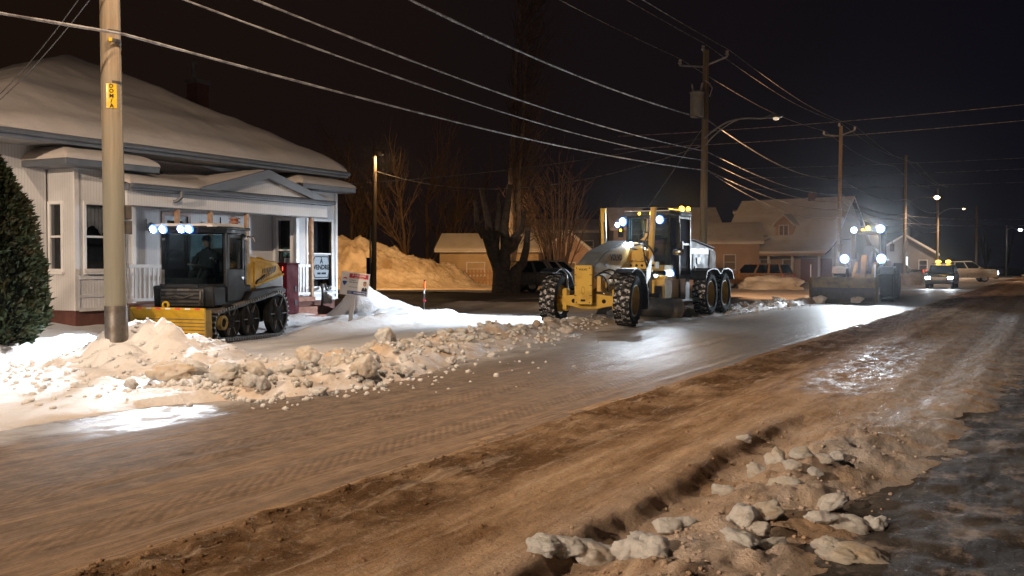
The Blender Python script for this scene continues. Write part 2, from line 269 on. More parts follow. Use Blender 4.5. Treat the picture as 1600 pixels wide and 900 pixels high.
# ---------------------------------------------------------------- mesh and object helpers
def basis(d):
    d = Vector(d).normalized(); a = Vector((0, 0, 1)) if abs(d.z) < .9 else Vector((1, 0, 0))
    u = d.cross(a).normalized(); return u, d.cross(u).normalized()
class MB:
    def __init__(s): s.v = []; s.f = []; s.mi = []; s.k = 0
    def add(s, vs, fs):
        n = len(s.v); s.v += [tuple(p) for p in vs]; s.f += [tuple(i + n for i in f) for f in fs]; s.mi += [s.k] * len(fs); return s
    def mat(s, k): s.k = k; return s
    def box(s, x0, x1, y0, y1, z0, z1):
        return s.add([(x0,y0,z0),(x1,y0,z0),(x1,y1,z0),(x0,y1,z0),(x0,y0,z1),(x1,y0,z1),(x1,y1,z1),(x0,y1,z1)], [(0,3,2,1),(4,5,6,7),(0,1,5,4),(1,2,6,5),(2,3,7,6),(3,0,4,7)])
    def obox(s, c, size, e=(0, 0, 0)):
        m = Euler(e).to_matrix(); hx, hy, hz = (q / 2 for q in size); c = Vector(c)
        P = [c + m @ Vector(p) for p in [(-hx,-hy,-hz),(hx,-hy,-hz),(hx,hy,-hz),(-hx,hy,-hz),(-hx,-hy,hz),(hx,-hy,hz),(hx,hy,hz),(-hx,hy,hz)]]
        return s.add(P, [(0,3,2,1),(4,5,6,7),(0,1,5,4),(1,2,6,5),(2,3,7,6),(3,0,4,7)])
    def bar(s, p0, p1, wx, wy):
        p0, p1 = Vector(p0), Vector(p1); u, v = basis(p1 - p0); P = []
        for p in (p0, p1):
            for a, b in ((-1,-1),(1,-1),(1,1),(-1,1)): P.append(p + u * a * wx / 2 + v * b * wy / 2)
        return s.add(P, [(3,2,1,0),(4,5,6,7),(0,1,5,4),(1,2,6,5),(2,3,7,6),(3,0,4,7)])
    def cyl(s, p0, p1, r0, r1=None, n=12, caps=True):
        r1 = r0 if r1 is None else r1; p0, p1 = Vector(p0), Vector(p1); u, v = basis(p1 - p0); P = []
        for p, r in ((p0, r0), (p1, r1)):
            for i in range(n):
                a = 2 * math.pi * i / n; P.append(p + (u * math.cos(a) + v * math.sin(a)) * r)
        F = [(i, (i + 1) % n, n + (i + 1) % n, n + i) for i in range(n)]
        if caps: F += [tuple(range(n))[::-1], tuple(range(n, 2 * n))]
        return s.add(P, F)
    def tube(s, pts, r, n=6, caps=True):
        pts = [Vector(p) for p in pts]; k = len(pts); rs = r if isinstance(r, (list, tuple)) else [r] * k; P = []; u = None
        for i, p in enumerate(pts):
            d = (pts[min(i + 1, k - 1)] - pts[max(i - 1, 0)]).normalized()
            if u is None: u, v = basis(d)
            else:
                u = (u - d * u.dot(d)); u = u.normalized() if u.length > 1e-5 else basis(d)[0]; v = d.cross(u)
            for j in range(n):
                a = 2 * math.pi * j / n; P.append(p + (u * math.cos(a) + v * math.sin(a)) * rs[i])
        F = [(i*n+j, i*n+(j+1)%n, (i+1)*n+(j+1)%n, (i+1)*n+j) for i in range(k-1) for j in range(n)]
        if caps: F += [tuple(range(n))[::-1], tuple(range((k-1)*n, k*n))]
        return s.add(P, F)
    def prism(s, poly, axis, t0, t1):
        k = len(poly); put = {'x': lambda a, b, t: (t, a, b), 'y': lambda a, b, t: (a, t, b), 'z': lambda a, b, t: (a, b, t)}[axis]
        P = [put(a, b, t0) for a, b in poly] + [put(a, b, t1) for a, b in poly]
        return s.add(P, [tuple(range(k))[::-1], tuple(range(k, 2 * k))] + [(i, (i+1)%k, k+(i+1)%k, k+i) for i in range(k)])
    def loft(s, rings, caps=True):
        k = len(rings[0]); P = [p for r in rings for p in r]
        F = [(i*k+j, i*k+(j+1)%k, (i+1)*k+(j+1)%k, (i+1)*k+j) for i in range(len(rings)-1) for j in range(k)]
        if caps: F += [tuple(range(k))[::-1], tuple(range((len(rings)-1)*k, len(rings)*k))]
        return s.add(P, F)
    def lathe(s, prof, o, ax, n=24):
        o = Vector(o); ax = Vector(ax).normalized(); u, v = basis(ax); k = len(prof)
        P = [o + ax * h + (u * math.cos(2*math.pi*i/n) + v * math.sin(2*math.pi*i/n)) * r for i in range(n) for r, h in prof]
        return s.add(P, [(i*k+j, ((i+1)%n)*k+j, ((i+1)%n)*k+j+1, i*k+j+1) for i in range(n) for j in range(k-1)])
    def quad(s, a, b, c, d): return s.add([a, b, c, d], [(0, 1, 2, 3)])
    def ball(s, c, r, n=10, m=6):
        rx, ry, rz = r if isinstance(r, (tuple, list)) else (r, r, r); P = [(c[0], c[1], c[2]-rz)]
        for j in range(1, m):
            t = math.pi * j / m - math.pi / 2
            for i in range(n):
                a = 2 * math.pi * i / n; P.append((c[0]+rx*math.cos(t)*math.cos(a), c[1]+ry*math.cos(t)*math.sin(a), c[2]+rz*math.sin(t)))
        P.append((c[0], c[1], c[2]+rz)); L = len(P) - 1
        F = [(0, 1+(i+1)%n, 1+i) for i in range(n)] + [(1+(j-1)*n+i, 1+(j-1)*n+(i+1)%n, 1+j*n+(i+1)%n, 1+j*n+i) for j in range(1, m-1) for i in range(n)] + [(1+(m-2)*n+i, 1+(m-2)*n+(i+1)%n, L) for i in range(n)]
        return s.add(P, F)
    def mesh(s, name, mats, smooth=False):
        me = bpy.data.meshes.new(name); me.from_pydata(s.v, [], s.f)
        for m in (mats if isinstance(mats, (list, tuple)) else [mats]): me.materials.append(M[m])
        if any(s.mi): me.polygons.foreach_set("material_index", s.mi)
        if smooth: me.polygons.foreach_set("use_smooth", [True] * len(me.polygons))
        me.update(); return me
    def build(s, name, mats, parent=None, smooth=False, bevel=0, label=None, loc=None, rot=None, seg=2):
        o = bpy.data.objects.new(name, s.mesh(name, mats, smooth)); col.objects.link(o)
        if parent: o.parent = parent
        if loc is not None: o.location = loc
        if rot is not None: o.rotation_euler = rot
        if bevel:
            b = o.modifiers.new("bevel", 'BEVEL'); b.width = bevel; b.segments = seg; b.limit_method = 'ANGLE'; b.angle_limit = R(40)
        if smooth:
            try:
                q = o.data; q.set_sharp_from_angle(angle=R(38))
            except Exception: pass
        if label: o['label'] = label
        return o
def obj(name, me, parent=None, loc=None, rot=None):
    o = bpy.data.objects.new(name, me); col.objects.link(o)
    if parent: o.parent = parent
    if loc is not None: o.location = loc
    if rot is not None: o.rotation_euler = rot
    return o
def empty(name, loc, rz=0, label=None, cat=None, group=None, kind=None):
    o = bpy.data.objects.new(name, None); col.objects.link(o); o.location = loc; o.rotation_euler = (0, 0, rz); return tag(o, label, cat, group, kind)
def tag(o, label=None, cat=None, group=None, kind=None):
    for k, v in (('label', label), ('category', cat), ('group', group), ('kind', kind)):
        if v: o[k] = v
    return o
def copy_tree(o, parent=None, label=None):
    c = o.copy(); col.objects.link(c)
    if parent: c.parent = parent
    if label: c['label'] = label
    for ch in list(o.children): copy_tree(ch, c)
    return c
def spot(parent, loc, target, power, color, cone=100, blend=.6, size=.06):
    d = bpy.data.lights.new("lamp_light", 'SPOT'); d.energy = power; d.color = color; d.spot_size = R(cone); d.spot_blend = blend; d.shadow_soft_size = size
    o = bpy.data.objects.new("lamp_light", d); col.objects.link(o); o.parent = parent; o.location = loc
    o.rotation_euler = (Vector(target) - Vector(loc)).to_track_quat('-Z', 'Y').to_euler(); return o
def point(parent, loc, power, color, size=.1):
    d = bpy.data.lights.new("lamp_light", 'POINT'); d.energy = power; d.color = color; d.shadow_soft_size = size
    o = bpy.data.objects.new("lamp_light", d); col.objects.link(o); o.parent = parent; o.location = loc; return o
def text_me(txt, size, mat, spacing=1.0, bold=0.0):
    c = bpy.data.curves.new("lettering", 'FONT'); c.body = txt; c.size = size; c.align_x = 'CENTER'; c.align_y = 'CENTER'; c.space_character = spacing; c.resolution_u = 2; c.offset = bold; c.extrude = .0015
    t = bpy.data.objects.new("lettering", c); col.objects.link(t); bpy.context.view_layer.update()
    me = bpy.data.meshes.new_from_object(t.evaluated_get(bpy.context.evaluated_depsgraph_get())); bpy.data.objects.remove(t); me.materials.clear(); me.materials.append(M[mat]); return me

# value noise on numpy arrays
def vnoise(x, y, seed=0):
    xi = np.floor(x).astype(np.int64); yi = np.floor(y).astype(np.int64); fx = x - xi; fy = y - yi
    fx = fx * fx * (3 - 2 * fx); fy = fy * fy * (3 - 2 * fy)
    def h(a, b):
        q = (a * 374761393 + b * 668265263 + seed * 1274126177) & 0xFFFFFFFF
        q = ((q ^ (q >> 13)) * 1274126177) & 0xFFFFFFFF
        return ((q ^ (q >> 16)) & 0xFFFF) / 65535.0
    return (h(xi, yi) * (1 - fx) + h(xi + 1, yi) * fx) * (1 - fy) + (h(xi, yi + 1) * (1 - fx) + h(xi + 1, yi + 1) * fx) * fy
def fbm(x, y, seed=0, oct=5, gain=.5):
    t = 0; a = 1; n = 0
    for i in range(oct):
        t = t + a * (vnoise(x, y, seed + i * 17) - .5); n += a; a *= gain; x = x * 2.03 + 3.1; y = y * 2.03 + 1.7
    return t / n * 2
def sstep(a, b, x):
    t = np.clip((x - a) / (b - a), 0, 1); return t * t * (3 - 2 * t)
def gauss(x, y, cx, cy, sx, sy, ang=0):
    c, s = math.cos(ang), math.sin(ang); dx = x - cx; dy = y - cy; u = dx * c + dy * s; v = -dx * s + dy * c
    return np.exp(-(u / sx) ** 2 - (v / sy) ** 2)
def sheet(name, xs, ys, hf, mat, parent=None, smooth=True, keep=None):
    X, Y = np.meshgrid(np.asarray(xs, float), np.asarray(ys, float)); Z = hf(X, Y); ny, nx = X.shape
    V = np.stack([X, Y, Z], -1).reshape(-1, 3).astype(np.float32); i = np.arange(ny * nx).reshape(ny, nx)
    F = np.stack([i[:-1, :-1], i[:-1, 1:], i[1:, 1:], i[1:, :-1]], -1).reshape(-1, 4)
    if keep is not None: F = F[keep(X[:-1, :-1], Y[:-1, :-1]).reshape(-1)]
    me = bpy.data.meshes.new(name); me.vertices.add(len(V)); me.vertices.foreach_set("co", V.ravel()); me.loops.add(F.size); me.loops.foreach_set("vertex_index", F.ravel().astype(np.int32))
    me.polygons.add(len(F)); me.polygons.foreach_set("loop_start", np.arange(0, F.size, 4, dtype=np.int32)); me.polygons.foreach_set("loop_total", np.full(len(F), 4, np.int32))
    me.update(calc_edges=True); me.materials.append(M[mat])
    if smooth: me.polygons.foreach_set("use_smooth", [True] * len(F))
    return obj(name, me, parent)
def grow(a, b, s0, k):
    out = [a]; s = s0
    while out[-1] < b: out.append(out[-1] + s); s *= k
    return out

# snow lumps: rounded blocks with flat broken faces, shared between alike pieces
def ico(sub):
    import bmesh
    bm = bmesh.new(); bmesh.ops.create_icosphere(bm, subdivisions=sub, radius=1); V = np.array([v.co[:] for v in bm.verts]); F = [tuple(v.index for v in f.verts) for f in bm.faces]; bm.free(); return V, F
def chunk_mesh(seed, sub=3, planes=7, mat="chunk_snow"):
    V, F = ico(sub); rs = np.random.RandomState(seed); V = V.copy()
    for _ in range(planes):
        nrm = rs.normal(size=3); nrm /= np.linalg.norm(nrm); d = rs.uniform(.5, .85); q = V @ nrm - d; V -= np.outer(np.maximum(q, 0) * rs.uniform(.55, .85), nrm)
    off = rs.uniform(0, 50, 3)
    dn = np.array([mnoise.fractal(Vector((p * 1.7 + off).tolist()), 1.0, 2.0, 4) for p in V]); d2 = np.array([mnoise.fractal(Vector((p * 5.5 + off).tolist()), .7, 2.1, 4) for p in V]); V *= (1 + .24 * dn + .075 * d2)[:, None]
    kn = rs.normal(size=(46, 3)); kn /= np.linalg.norm(kn, axis=1)[:, None]; U = V / np.linalg.norm(V, axis=1)[:, None]; q = np.zeros(len(V))
    for c_ in kn:
        s_ = rs.uniform(.22, .5); q = np.maximum(q, np.sqrt(np.maximum(0, s_ * s_ - ((U - c_) ** 2).sum(1))))
    V *= (.90 + .42 * q)[:, None]
    V *= rs.uniform(.75, 1.2, 3) * np.array([1.1, 1.0, .8])
    me = bpy.data.meshes.new("snow_chunk"); me.from_pydata(V.tolist(), [], F); me.materials.append(M[mat])
    me.polygons.foreach_set("use_smooth", [True] * len(F)); me.update(); return me
# ---------------------------------------------------------------- setting: ground, street, snow
def gp(px, py, h=0.0):
    """point of the plane z=h seen at a place of the 1600x900 survey photograph"""
    z = 1600 * (1.7 - h) / (py - 413.0); u = (px - 800) / 1600
    return Vector((-z * math.sin(TH) + z * u * math.cos(TH), z * math.cos(TH) + z * u * math.sin(TH), h))
def interp(Y, pts):
    return np.interp(Y, [p[0] for p in pts], [p[1] for p in pts])
WIND = [(9.0, -9.9), (10.5, -9.5), (12, -9.3), (15, -10.2), (18, -10.75), (22, -10.8), (26, -11.7), (30, -11.2), (35, -10.25), (42, -9.9), (52, -9.0)]
def worley(X, Y, s, seed):
    x, y = X / s, Y / s; xi, yi = np.floor(x).astype(np.int64), np.floor(y).astype(np.int64); best = np.full(X.shape, 9.0); hv = np.zeros(X.shape)
    def h(a, b, k):
        q = (a * 374761393 + b * 668265263 + (seed + k) * 1274126177) & 0xFFFFFFFF; q = ((q ^ (q >> 13)) * 1274126177) & 0xFFFFFFFF; return ((q ^ (q >> 16)) & 0xFFFF) / 65535.0
    for i in (-1, 0, 1):
        for j in (-1, 0, 1):
            a, b = xi + i, yi + j; d = (x - a - h(a, b, 0)) ** 2 + (y - b - h(a, b, 1)) ** 2; r = h(a, b, 2); m = d < best; hv = np.where(m, r, hv); best = np.where(m, d, best)
    return np.clip(1 - best * 1.6, 0, 1) * hv
def clods(X, Y, seed):
    wx, wy = X + .10 * fbm(X * 3, Y * 3, seed + 5, 3), Y + .10 * fbm(X * 3, Y * 3, seed + 6, 3)
    return .50 * worley(wx, wy, .46, seed) + .36 * worley(wx, wy, .21, seed + 1) + .20 * worley(wx, wy, .10, seed + 2) + .08 * fbm(X * 14, Y * 14, seed + 8, 3)
def verge_h(X, Y):
    h = .045 + .035 * fbm(X * .9, Y * .7, 3, 5) + .018 * fbm(X * 4, Y * 3.2, 9, 4)
    edge = interp(Y, [(5, -9.3), (9, -9.5), (10.5, -8.7), (13, -8.5), (16, -9.5), (20, -10.0), (24, -10.1), (40, -9.5), (60, -8.6)]) + .25 * fbm(Y * .8, X * 0, 5, 4)
    rough = np.clip(.6 + .8 * fbm(X * 1.6, Y * 1.6, 21, 4), .2, 1.5)
    # windrow pushed up by the blades
    xc = interp(Y, WIND); wd = interp(Y, [(9, .4), (10.5, 1.0), (15, .95), (18, .55), (22, .4), (60, .4)]); hh = interp(Y, [(8.6, 0), (10.2, .12), (13, .20), (17, .24), (22, .16), (40, .18), (52, .16), (56, 0)])
    h = h + hh * np.exp(-((X - xc) / wd) ** 2) * rough
    # heap round the pole
    lump = .55 + .55 * np.clip(fbm(X * 1.5, Y * 1.5, 33, 5) + .4, 0, 2)
    h = h + (.55 * gauss(X, Y, -13.0, 11.5, .78, .8) + .52 * gauss(X, Y, -12.9, 12.8, .75, .8) + .24 * gauss(X, Y, -11.7, 11.9, .9, .7) + .12 * gauss(X, Y, -13.9, 11.0, .9, .5)) * lump
    # bank along the house, sidewalk left clear
    h = h + .36 * sstep(-14.9, -15.9, X) * sstep(15.5, 13.5, Y) * (.8 + .5 * fbm(X * 1.2, Y * 1.2, 41, 4))
    h = h + .25 * sstep(-17.6, -18.4, X) * sstep(24, 22, Y) * sstep(13, 15, Y)
    # berms and heaps near the sign
    h = h + .26 * np.exp(-((X + 15.75 + .12 * (Y - 21)) / .38) ** 2) * sstep(18.2, 19.4, Y) * sstep(25.0, 23.5, Y) * lump
    h = h + .34 * gauss(X, Y, -17.0, 22.7, 1.0, 1.0) * lump
    t = np.clip((Y - 24.2) / 4.0, 0, 1); h = h + (1.0 - .75 * t) * np.exp(-((X + 18.0 + .7 * t) / .75) ** 2) * sstep(23.2, 24.4, Y) * sstep(29, 27.5, Y) * (.65 + .45 * lump)
    h = h + (.30 * gauss(X, Y, -16.9, 25.2, .55, .8) + .28 * gauss(X, Y, -16.9, 27.0, .5, .9) + .22 * gauss(X, Y, -15.9, 26.6, .45, .5)) * lump
    h = h + .20 * np.exp(-((Y - 34.5 - .6 * fbm(X * .3, X * 0, 8, 3)) / .9) ** 2) * sstep(-24, -21, X) * sstep(-11.8, -13.2, X) * lump
    h = h + .16 * fbm(X * .35, Y * .35, 61, 4) * sstep(28, 36, Y)
    near = np.exp(-((X - xc) / (wd * 1.25)) ** 2) * np.minimum(hh / .2, 1.2) + 1.1 * gauss(X, Y, -13.0, 11.7, 1.7, 1.7) + .9 * gauss(X, Y, -17.0, 24.5, 1.3, 3.2) + .35 * sstep(-14.9, -15.9, X) * sstep(15.5, 13.5, Y) + .10
    h = h + .24 * np.clip(near, 0, 1.1) * clods(X, Y, 200)
    return h - .18 * sstep(edge - .25, edge + .35, X)
def road_h(X, Y):
    n = .008 * fbm(X * 3, Y * .18, 70, 4) + .004 * fbm(X * 9, Y * .8, 71, 3) + .004 * fbm(X * 16, Y * 7, 72, 3)
    for c, d, w_ in ((-6.55, .020, .12), (-6.85, -.018, .12), (-5.05, .018, .07), (-5.25, -.014, .1), (-7.7, .008, .1)):
        xx = X - c - .06 * fbm(Y * .25, X * 0, 75, 2); n = n + d * np.exp(-(xx / w_) ** 2) * (.7 + .9 * fbm(Y * 3.1, X * 2, 77, 3)) * (1 - .7 * sstep(16, 30, Y))
    return n * (1 - .5 * sstep(14, 30, Y))
def shoulder_h(X, Y):
    base = .055 * sstep(-4.85, -4.6, X + .10 * fbm(Y * .6, X * 0, 81, 4))
    n = .016 * fbm(X * 2.2, Y * .8, 82, 5) + .012 * fbm(X * 6, Y * 4, 83, 4) + .010 * fbm(X * 20, Y * 15, 84, 3)
    h = base + n * sstep(-4.8, -4.4, X)
    crumb = np.clip(fbm(X * 7, Y * 5, 85, 3), 0, 1)
    h = h + .06 * crumb * np.exp(-((X + 4.45 + .12 * fbm(Y * .7, X * 0, 86, 3)) / .22) ** 2)
    h = h - .035 * np.exp(-((X + 4.05) / .35) ** 2) + .03 * np.exp(-((X + 3.2) / .5) ** 2)
    xt = -2.42 + .16 * fbm(Y * 1.1, X * 0, 88, 4)
    cut = sstep(12.5, 9.0, Y)
    h = h + cut * (.085 * sstep(xt - .55, xt - .08, X) * (1 - sstep(xt - .05, xt + .06, X)) - .055 * np.exp(-((X - xt - .2) / .2) ** 2))
    h = h + cut * .17 * clods(X, Y, 420) * np.exp(-((X + 1.62) / .55) ** 2) + .05 * sstep(-4.6, -4.3, X) * sstep(-3.5, -3.9, X) * clods(X * 1.6, Y * 1.6, 440) + cut * .06 * np.exp(-((X + 1.62) / .42) ** 2) * (.5 + np.clip(fbm(X * 3, Y * 3, 89, 4) + .3, 0, 1.5))
    for c, a in ((-2.9, .022), (-1.9, .02), (-1.45, -.025), (-.95, .03)):
        h = h + a * np.exp(-((X - c - .1 * fbm(Y * .4, X * 0, 90, 2)) / .16) ** 2) * sstep(10.5, 13.5, Y)
    right = interp(Y, [(3, -1.1), (7, -.95), (9, -.65), (14, -.2), (20, .1), (30, .5), (50, 1.2), (90, 1.6)]) + .45 * fbm(Y * .9, X * .9, 91, 5) + .25 * fbm(Y * 4, X * 4, 92, 4)
    return h * (1 - .6 * sstep(right - 1.0, right, X)) - .07 * sstep(right - .7, right + .35, X)
def asphalt_h(X, Y):
    return .004 + .016 * fbm(X * 2.5, Y * 1.6, 95, 4) + .012 * fbm(X * 10, Y * 8, 96, 4) + .03 * clods(X, Y, 400) * sstep(3, -.5, X) + .35 * sstep(22, 34, Y) * np.exp(-((X - 2.9) / 1.0) ** 2) * (.7 + fbm(X, Y, 97, 4))

o = sheet("snow_ground", np.linspace(-420, 420, 60), np.linspace(-200, 640, 60), lambda X, Y: -.12 + 0 * X, "berm_snow"); tag(o, kind='structure')
Ys = grow(2.0, 70, .035, 1.0068); YF = Ys + grow(Ys[-1] + .5, 200, 1.0, 1.08)
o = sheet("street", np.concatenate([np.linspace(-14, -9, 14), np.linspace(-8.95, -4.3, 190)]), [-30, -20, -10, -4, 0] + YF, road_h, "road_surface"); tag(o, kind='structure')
o = sheet("snowy_shoulder", np.concatenate([np.linspace(-4.95, -.1, 235), np.linspace(0, 2.2, 30)]), [-30, -10, 0] + YF, shoulder_h, "shoulder_slush"); tag(o, kind='structure')
o = sheet("paved_apron", np.concatenate([np.linspace(-1.9, 2, 150), np.linspace(2.2, 12, 30), np.linspace(13, 40, 8)]), [-30, -10, 0] + grow(2, 120, .04, 1.010), asphalt_h, "wet_asphalt"); tag(o, kind='structure')
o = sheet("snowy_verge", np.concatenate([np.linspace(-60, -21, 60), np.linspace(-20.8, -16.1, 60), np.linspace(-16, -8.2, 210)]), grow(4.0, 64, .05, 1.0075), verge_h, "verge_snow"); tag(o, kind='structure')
def side_h(X, Y): return .13 + .05 * fbm(X * .5, Y * .8, 101, 4)
o = sheet("side_street", np.linspace(-90, -13.2, 120), np.linspace(39.5, 49.8, 50), lambda X, Y: side_h(X, Y) - .3 * (1 - sstep(39.5, 40.5, Y + .4 * fbm(X * .4, Y * 0, 4, 3)) * sstep(49.8, 49.0, Y)), "side_slush"); tag(o, kind='structure')

# snow heap on the far corner of the side street
def heap_h(X, Y):
    f = gauss(X, Y, -43.2, 59.3, 4.3, 3.0, R(28)) * 2.7 + gauss(X, Y, -46.5, 57.0, 4.5, 3.0) * 1.2 + gauss(X, Y, -38.6, 61.7, 2.6, 2.0, R(28)) * .95 + gauss(X, Y, -51, 56, 5, 4) * 1.8
    return f * (1 + .14 * fbm(X * .55, Y * .55, 110, 3)) + np.minimum(f, 1) * (.22 * fbm(X * 1.1, Y * 1.1, 111, 5, .6) + .55 * clods(X * .42, Y * .42, 300) + .30 * clods(X, Y, 320)) - .06
o = sheet("snow_heap", np.linspace(-60, -31, 230), np.linspace(50.3, 70, 150), heap_h, "pile_snow"); tag(o, "tall dirty ploughed snow heap lit orange behind the bare wooden pole", "snow pile")
o = sheet("corner_snow", np.linspace(-70, -28, 60), np.linspace(48.8, 53.5, 20), lambda X, Y: .16 + .05 * fbm(X * .4, Y * .6, 120, 3), "snow"); tag(o, kind='structure')
o = sheet("back_yards", np.linspace(-120, -12, 90), np.linspace(53, 140, 70), lambda X, Y: .10 + .12 * fbm(X * .2, Y * .2, 121, 3) - .3 * sstep(-14, -12.5, X), "berm_snow"); tag(o, kind='structure')
# ---------------------------------------------------------------- utility poles, street lamps, wires
def lamp_head(root, base, tip, lens, power, color, tgt=None, arm="arm", cone=150, lr=1.0, lit=True, double=False):
    b, t = Vector(base), Vector(tip); d = (t - b); d.z = 0; d.normalize()
    pts = [b + (t - b) * s + Vector((0, 0, .42 * math.sin(math.pi * min(1, s * 1.05)) * (1 - s * .35))) for s in [i / 10 for i in range(11)]]
    a = MB().tube(pts, .038, 8)
    if double: a.tube([b - Vector((0, 0, .35))] + [p - Vector((0, 0, .3 * (1 - i / 6))) for i, p in enumerate(pts[:7])][1:], .025, 6)
    a.build("lamp_arm", "galvanised", root, True)
    e = pts[-1]; side = Vector((-d.y, d.x, 0)); rings = []
    for s, wd, up, dn in ((0, .05, .05, .03), (.12, .10, .09, .05), (.34, .15, .11, .06), (.55, .13, .08, .055), (.66, .05, .03, .02)):
        c = e + d * s; rings.append([c + side * wd * math.cos(q) + Vector((0, 0, (up if math.sin(q) > 0 else dn) * math.sin(q))) for q in [2 * math.pi * i / 12 for i in range(12)]])
    hd = MB().loft(rings).cyl(e + d * .25 + Vector((0, 0, .1)), e + d * .25 + Vector((0, 0, .17)), .035, n=8).build("lamp_head", "galvanised", root, True)
    ln = e + d * .38 + Vector((0, 0, -.06))
    lo = MB().ball(ln, (.13 * lr, .13 * lr, .085 * lr), 12, 6).build("lens", lens, hd, True)
    if power: spot(hd, ln + Vector((0, 0, -.12)), tgt or (ln + Vector((0, 0, -5))), power, color, cone, .5 if cone < 175 else .12, .16)
    return ln
def wood_pole(name, x, y, h, r0, r1, label, lean=(0, 0), group=None, cat="utility pole", z0=-.2):
    t = empty(name, (x, y, 0), 0, label, cat, group)
    MB().cyl((0, 0, z0), (lean[0], lean[1], h), r0, r1, 20).build("shaft", "pole_wood", t, True)
    return t
POLE = "utility poles along the left side of the street"
PX = -13.0; PY = [-18.75, 11.25, 41.3, 71.3, 105.0, 136.0]
p1 = wood_pole("utility_pole", PX, PY[1], 10.8, .170, .125, "nearest wooden utility pole with yellow marker plate, rising from a heap of snow", (-.16, -.02), POLE)
# boot of metal sheet, marker plate and boxes on the near pole
def on_pole(z, ang, out=0.0):      # a point on the shaft's surface
    r = .170 + (.125 - .170) * (z + .2) / 11.0 + out; c = Vector((-.16 * (z + .2) / 11, -.02 * z / 11, z)); return c + Vector((math.cos(ang) * r, math.sin(ang) * r, 0))
MB().cyl((0, 0, .1), (-.012, 0, 1.05), .178, .176, 24).build("metal_wrap", "worn_steel", p1, True)
mb = MB()
ca = R(-40)
for i in range(6):
    a0 = ca + (i - 3) * .17; a1 = a0 + .17
    mb.quad(on_pole(4.12, a0, .006), on_pole(4.12, a1, .006), on_pole(4.50, a1, .006), on_pole(4.50, a0, .006))
plate = mb.build("marker_plate", "sign_yellow", p1)
for i, ch in enumerate("DOM/A"):
    q = obj("letter", text_me(ch, .085, "sign_black", bold=.002), plate, on_pole(4.46 - i * .076, ca, .009), (R(90), 0, ca + R(90)))
MB().cyl(on_pole(4.52, 0) * 0 + Vector((-.068, 0, 4.51)), Vector((-.068, 0, 4.55)), .155, n=20).build("strap", "dark_steel", p1, True)
MB().cyl((-.078, 0, 5.14), (-.079, 0, 5.20), .156, n=20).cyl((-.08, 0, 5.3), (-.08, 0, 5.34), .155, n=20).build("cable_clamp", "dark_steel", p1, True)
MB().obox(on_pole(5.17, ca, .02), (.09, .05, .05), (0, 0, ca)).build("yellow_tag", "sign_yellow", p1)
for z in (2.52, 2.28): MB().obox(on_pole(z, R(60), .02), (.16, .14, .22), (0, 0, R(60))).build("junction_box", "dark_steel", p1, bevel=.012)
MB().tube([on_pole(z, R(75), .012) for z in (.3, 1, 2, 3, 4, 5, 6)], .016, 6).build("ground_cable", "black_wire", p1, True)
SODIUM = (1.0, .74, .52)
l1 = lamp_head(p1, (-.09, .0, 8.0), (3.3, 0, 8.9), "lamp_sodium", 2700, SODIUM, cone=179)
p0 = wood_pole("utility_pole", PX, PY[0], 10.8, .170, .125, "wooden utility pole with street lamp standing behind the viewer", (0, 0), POLE)
lamp_head(p0, (-.0, .0, 8.0), (3.3, 0, 8.9), "lamp_sodium", 46000, SODIUM, cone=179)

def crossarm(root, z, h):
    f = MB().tube([(-1.0, 0, z + .12), (0, 0, z - .02)], .045, 8).tube([(0, 0, z - .02), (1.0, 0, z + .3)], .045, 8).build("crossarm", "galvanised", root, True)
    for x, zz in ((-1.0, z + .12), (0, h), (1.0, z + .3)):
        MB().lathe([(0, .24), (.06, .24), (.075, .2), (.05, .16), (.085, .12), (.085, .07), (.04, .05), (.04, 0)], (x, 0, zz), (0, 0, 1), 12).build("insulator", "insulator", root, True)
p2 = wood_pole("utility_pole", PX, PY[2], 10.55, .175, .12, "wooden utility pole carrying a grey transformer behind the road grader", (.12, 0), POLE)
crossarm(p2, 9.9, 10.5)
tr = MB().lathe([(0, 0), (.26, 0), (.28, .03), (.28, .95), (.30, .97), (.30, 1.02), (.18, 1.08), (0, 1.10)], (-.12, -.42, 7.75), (0, 0, 1), 22).build("transformer", "transformer_grey", p2, True)
for dx in (-.16, .16): MB().lathe([(0, .34), (.03, .33), (.045, .26), (.03, .22), (.05, .16), (.03, .12), (.05, .06), (.03, 0)], (-.12 + dx, -.42, 8.82), (dx * 1.2, 0, 1), 10).build("bushing", "insulator", tr, True)
MB().box(-.2, .0, -.2, -.1, 8.0, 8.5).build("bracket", "galvanised", tr)
MB().tube([(.1, -.1, 9.3), (.3, -.1, 9.15), (.42, -.1, 8.95)], .03, 6).tube([(.42, -.1, 8.95), (.36, -.1, 8.75), (.3, -.1, 8.6)], .02, 6).build("fuse_cutout", "insulator", p2, True)
MB().tube([(.42, -.1, 8.7), (.3, -.2, 8.3), (.15, -.42, 8.9)], .012, 5).tube([(.1, -.12, 7.7), (.25, -.15, 8.1), (.1, -.2, 8.6)], .012, 5).build("jumper_wire", "black_wire", p2, True)
lamp_head(p2, (.08, -.1, 6.9), (2.75, -.4, 7.55), "lamp_dim", 17000, (1, .58, .30), tgt=Vector((-5.5, 34, 2.5)), cone=80, double=True)  # spot added in an unlit lamp to brighten the far car and houses
p3 = wood_pole("utility_pole", PX, PY[2 + 1], 11.0, .16, .115, "wooden utility pole with two-armed bracket standing behind the front loader", (.12, 0), POLE); crossarm(p3, 10.35, 10.95)
p4 = wood_pole("utility_pole", PX, PY[4], 12.2, .17, .12, "far wooden utility pole with the brighter lit street lamp on its arm", (.1, 0), POLE)
MB().box(.12, .3, -.12, .1, 3.0, 4.0).build("meter_box", "galvanised", p4)
